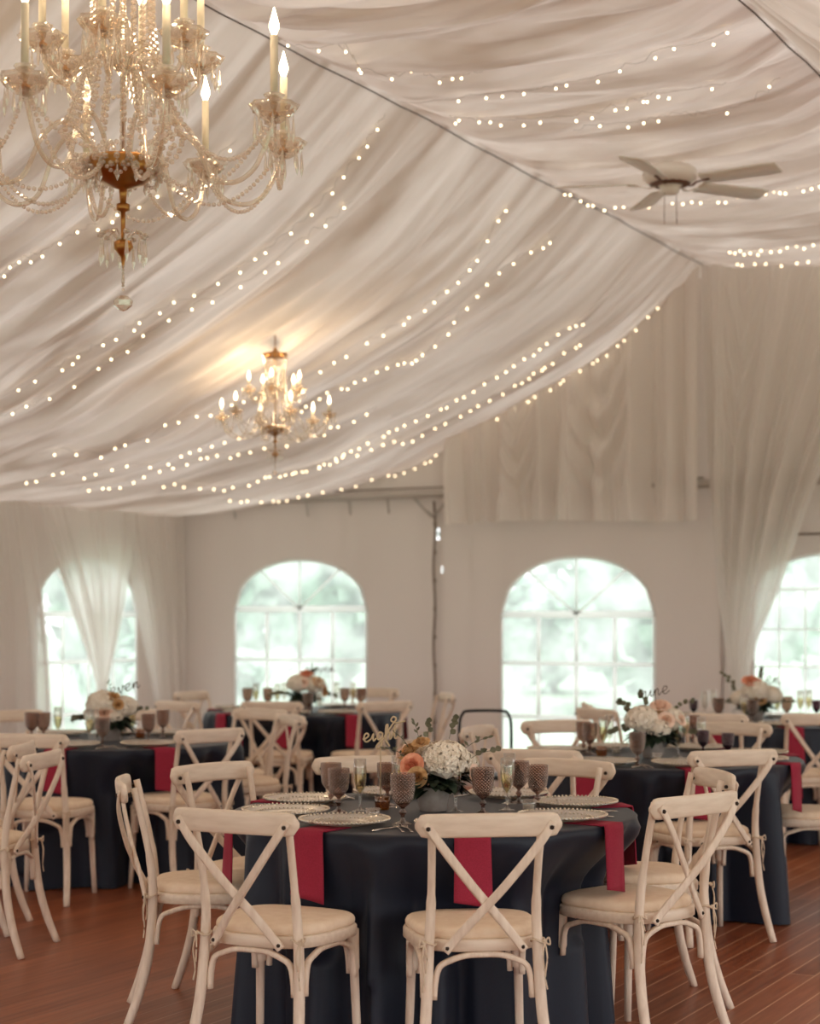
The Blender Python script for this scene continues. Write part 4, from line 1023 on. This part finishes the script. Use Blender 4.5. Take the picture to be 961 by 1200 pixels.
for k_, a in enumerate((26, 98, 170, 242, 326)):
    mb = MB(); n = 8; vs = []
    for i in range(n+1):
        x = .20+.48*i/n; w = .058+.02*i/n-(.02 if i == n else 0)
        vs += [(x, -w, -.018+.014), (x, w, -.018-.014)]
    mb.add(vs, [(2*i, 2*i+1, 2*i+3, 2*i+2) for i in range(n)])
    M4 = Matrix.Rotation(math.radians(a), 4, 'Z'); mb.xf(M4)
    bl = mb.build('blade', M['fan'], t); md = bl.modifiers.new('thickness', 'SOLIDIFY'); md.thickness = .008
    mb = MB(); sweep(mb, spline([(.08, 0, -.03), (.13, .015, -.045), (.17, 0, -.03), (.25, 0, -.022)], 4), .012, .004, n=6); mb.xf(M4); mb.build('blade_bracket', M['fan_dark'] if k_ in (3, 4) else M['fan'], bl)
for s in (-1, 1):
    mb = MB(); sweep(mb, [(s*.035, -.02, -.06), (s*.037, -.02, -.26)], .0022, n=5); mb.build('pull_chain', M['fan_dark'], t)

# ------------------------------------------------------------------ fairy light strings lying under the ceiling cloth
def zl(q, y):
    z = float(np.interp(q, qf, zf_s)); V = np.array([q/5.35]); Y = np.array([y])
    X_, Y_, Z_ = left_fn((Y-YB)/(YF+.01-YB), V); return float(Z_[0])
def zm(x, y):
    V = np.array([(x-XA)/(XB-XA)]); X_, Y_, Z_ = mid_fn((np.array([y])-YB)/(YF+.01-YB), V); return float(Z_[0])
bulb_me = MB(); ico(bulb_me, (0, 0, 0), .0078); bulb_proto = None
def light_string(label, pts, side, gap, seed, group, skip=0.0, drop_=.02):
    global bulb_proto
    r = random.Random(seed); P = spline([(a, b_, 0) for a, b_ in pts], 14); W3 = []
    for i, p in enumerate(P):
        y = min(p.y+.02*math.sin(i*1.7+seed), YF-.08)
        if side == 'L': W3.append(Vector((XA-max(p.x, .02), y, zl(max(p.x, .02), y)-drop_-.004)))
        else: W3.append(Vector((p.x, y, zm(min(max(p.x, XA+.02), XB-.02), y)-drop_-.004)))
    t = thing('fairy_light_string', label, 'string lights', W3[0], 0, group)
    mb = MB(); sweep(mb, [p-W3[0] for p in W3], .0011, n=4); mb.build('wire', M['wire'], t)
    acc = 0; nxt = gap*r.uniform(.3, .9); nb = 0
    for a, b_ in zip(W3[:-1], W3[1:]):
        L = (b_-a).length
        while nxt <= acc+L and nb < 99:
            p = a.lerp(b_, (nxt-acc)/L)-W3[0]+Vector((0, r.uniform(-.025, .025), -.012-r.uniform(0, .02)))
            if r.random() > skip:
                if bulb_proto is None:
                    bulb_proto = bulb_me.build('bulb', M['fairy'], t); c = bulb_proto
                else:
                    c = bulb_proto.copy(); COL.objects.link(c); c.parent = t
                c.location = p; nb += 1
            nxt += gap*r.uniform(.55, 1.45)
        acc += L
GLs = 'fairy light strings under the left ceiling slope'; GMs = 'fairy light strings across the flat ceiling bay'
light_string('fairy light string closest to the gable edge of the left ceiling slope', [(3.9, 12.75), (3.6, 13.45), (3.27, 13.85), (2.65, 13.98), (2.3, 13.95), (1.31, 13.86), (.73, 13.77), (.3, 13.74)], 'L', .13, 1, GLs)
light_string('second fairy light string from the gable, with densely spaced bulbs', [(3.3, 12.3), (2.4, 12.76), (2.09, 13.04), (1.22, 13.16), (.7, 13.19)], 'L', .10, 2, GLs)
light_string('third fairy light string from the gable, densely lit in the middle', [(3.85, 11.75), (3.1, 12.42), (2.57, 12.47), (1.93, 12.65), (.86, 12.62), (.55, 12.7)], 'L', .095, 3, GLs)
light_string('fairy light string passing just behind the small chandelier', [(3.75, 10.0), (3.1, 10.69), (2.07, 11.31), (1.54, 11.44), (1.31, 11.5), (.58, 11.27), (.22, 11.4)], 'L', .11, 4, GLs)
light_string('fairy light string running down to the left of the small chandelier', [(3.25, 9.6), (2.71, 9.91), (2.08, 10.38), (1.42, 10.66), (.83, 10.7), (.59, 10.66), (.19, 10.52)], 'L', .14, 5, GLs)
light_string('upper one of two fairy light strings behind the large chandelier base', [(2.9, 8.25), (2.31, 8.53), (1.91, 8.55), (1.6, 8.56), (1.09, 8.69), (.66, 8.74), (.32, 8.73), (.06, 8.67)], 'L', .16, 6, GLs)
light_string('lower one of two fairy light strings behind the large chandelier base', [(2.95, 8.6), (2.33, 8.80), (1.57, 8.75), (.84, 8.92), (.45, 8.98)], 'L', .18, 7, GLs)
light_string('fairy light string at the far left, just below the large chandelier', [(1.75, 7.15), (1.52, 7.24), (1.34, 7.33), (1.13, 7.43), (.84, 7.53), (.4, 7.7)], 'L', .13, 8, GLs)
light_string('faint lower fairy light string near the left corner of the ceiling', [(3.95, 10.9), (3.5, 11.2), (3.0, 11.5), (2.5, 11.75), (1.9, 11.9)], 'L', .10, 17, GLs)
light_string('sparse fairy light string nearest the top of the picture', [(-4.7, 7.4), (-4.4, 7.5), (-4.33, 7.67), (-4.17, 8.01), (-3.91, 8.07)], 'M', .13, 9, GMs, .35)
light_string('fairy light string with glowing clusters, second from the top of the flat bay', [(-4.5, 8.3), (-3.88, 8.35), (-3.66, 8.32), (-3.37, 8.35), (-2.7, 8.26)], 'M', .12, 10, GMs, .35)
light_string('brightly clustered fairy light string in the middle of the flat bay', [(-4.4, 8.68), (-4.31, 8.72), (-4.14, 8.82), (-3.93, 8.88), (-3.42, 8.88), (-3.24, 8.77), (-2.87, 8.73)], 'M', .085, 11, GMs, .35)
light_string('sparse fairy light string below the bright clustered one', [(-3.9, 9.2), (-3.56, 9.16), (-3.31, 9.12), (-3.05, 9.19), (-2.7, 9.1)], 'M', .2, 12, GMs, .25)
light_string('fairy light string passing behind the ceiling fan', [(-4.72, 10.9), (-4.51, 11.04), (-4.27, 11.1), (-3.65, 11.28), (-3.37, 11.23), (-2.8, 11.2)], 'M', .09, 13, GMs)
light_string('fairy light string between the fan and the gable', [(-4.3, 13.09), (-4.02, 13.15), (-3.65, 13.11), (-2.8, 13.1)], 'M', .08, 14, GMs)
light_string('fairy light string along the top edge of the tall gable curtain', [(-4.4, 13.6), (-4.26, 13.6), (-3.71, 13.6), (-2.8, 13.6)], 'M', .11, 15, GMs)

# ------------------------------------------------------------------ outside
mb = MB(); box(mb, -90, 60, -60, 110, -.14, -.08); struct(mb.build('ground', M['grass'], smooth=False))
def tree(x, y, h, cr, label, seed, name='tree', low=.45):
    r = np.random.default_rng(seed); t = thing(name, label, name, W(x, y, -.1), 0, 'trees outside the tent' if name == 'tree' else 'bushes outside the tent')
    mb = MB(); sweep(mb, spline([(0, 0, 0), (.05, .03, h*.3), (-.04, .05, h*.6), (.02, 0, h*.85)], 4), [.16*h/6*(1-i/14) for i in range(13)], n=8); mb.build('trunk', M['trunk'], t)
    n = 2600; c = np.array([(0, 0, h*.68)]); P = r.normal(size=(n, 3)); P /= np.linalg.norm(P, axis=1)[:, None]
    R_ = cr*r.uniform(.55, 1.0, n)*(1+.25*np.sin(P[:, 0]*5)*np.cos(P[:, 2]*4+P[:, 1]*3))
    Q = P*R_[:, None]*np.array([1, 1, h*low/cr]); Q[:, 2] += h*(1-low)
    A = r.normal(size=(n, 3)); B = np.cross(A, P); A /= np.linalg.norm(A, axis=1)[:, None]; B /= np.linalg.norm(B, axis=1)[:, None]
    s = cr*.085; vs = np.stack([Q+A*s, Q+B*s, Q-A*s, Q-B*s], 1).reshape(-1, 3); fs = [(4*i, 4*i+1, 4*i+2, 4*i+3) for i in range(n)]
    mesh('crown', vs.tolist(), fs, M['crown'], t, smooth=False)
tree(-3.4, 26, 5.5, 2.6, 'green tree outside, seen at the left side of the left arched window', 1)
tree(-1.2, 34, 4.2, 1.9, 'distant green tree outside, seen in the middle of the left arched window', 2)
tree(-8.6, 30, 6, 2.3, 'green tree outside, seen through the left wall curtains', 3)
tree(4.4, 28, 4.6, 2.2, 'green tree outside, seen at the right side of the right arched window', 4)
tree(9.0, 36, 7.5, 3.0, 'leafy tree outside, seen through the window at the right edge', 5)
tree(2.9, 36, 2.4, 1.5, 'low green bush outside, behind the right arched window', 6, 'bush')
tree(-2.9, 22, 1.3, 1.1, 'low green bush outside, behind the left arched window', 7, 'bush')

# ------------------------------------------------------------------ light, sky, camera
sc = bpy.context.scene
w = bpy.data.worlds.new('overcast_sky'); sc.world = w; w.use_nodes = True; nt = w.node_tree; nt.nodes.clear()
out = nt.nodes.new('ShaderNodeOutputWorld'); bg = nt.nodes.new('ShaderNodeBackground')
bg.inputs['Color'].default_value = (.98, .985, 1.0, 1); bg.inputs['Strength'].default_value = 3.0
lk(nt, bg.outputs[0], out.inputs['Surface'])
s = bpy.data.lights.new('sun', 'SUN'); s.energy = 3.5; s.angle = math.radians(6); s.color = (1, .93, .84)
so = bpy.data.objects.new('sun', s); COL.objects.link(so)
so.rotation_euler = Vector((.45, -.55, 1.0)).to_track_quat('Z', 'Y').to_euler()
cam = bpy.data.cameras.new('camera'); co = bpy.data.objects.new('camera', cam); COL.objects.link(co)
co.location = (0, 0, 1.5); co.rotation_euler = (PI/2, 0, TH)
cam.sensor_fit = 'VERTICAL'; cam.sensor_height = 36; cam.lens = 2100/1200*36; cam.shift_y = .1
cam.clip_start = .05; cam.clip_end = 300
cam.dof.use_dof = True; cam.dof.focus_distance = 6.3; cam.dof.aperture_fstop = 2.5
sc.camera = co
sc.view_settings.view_transform = 'Standard'; sc.view_settings.look = 'None'; sc.view_settings.exposure = 0.0; sc.view_settings.gamma = 1
sc.view_settings.use_curve_mapping = False
cy = sc.cycles
cy.use_denoising = True; cy.max_bounces = 10; cy.diffuse_bounces = 6; cy.glossy_bounces = 3; cy.transmission_bounces = 6; cy.transparent_max_bounces = 24
cy.sample_clamp_indirect = 6; cy.caustics_reflective = False; cy.caustics_refractive = False
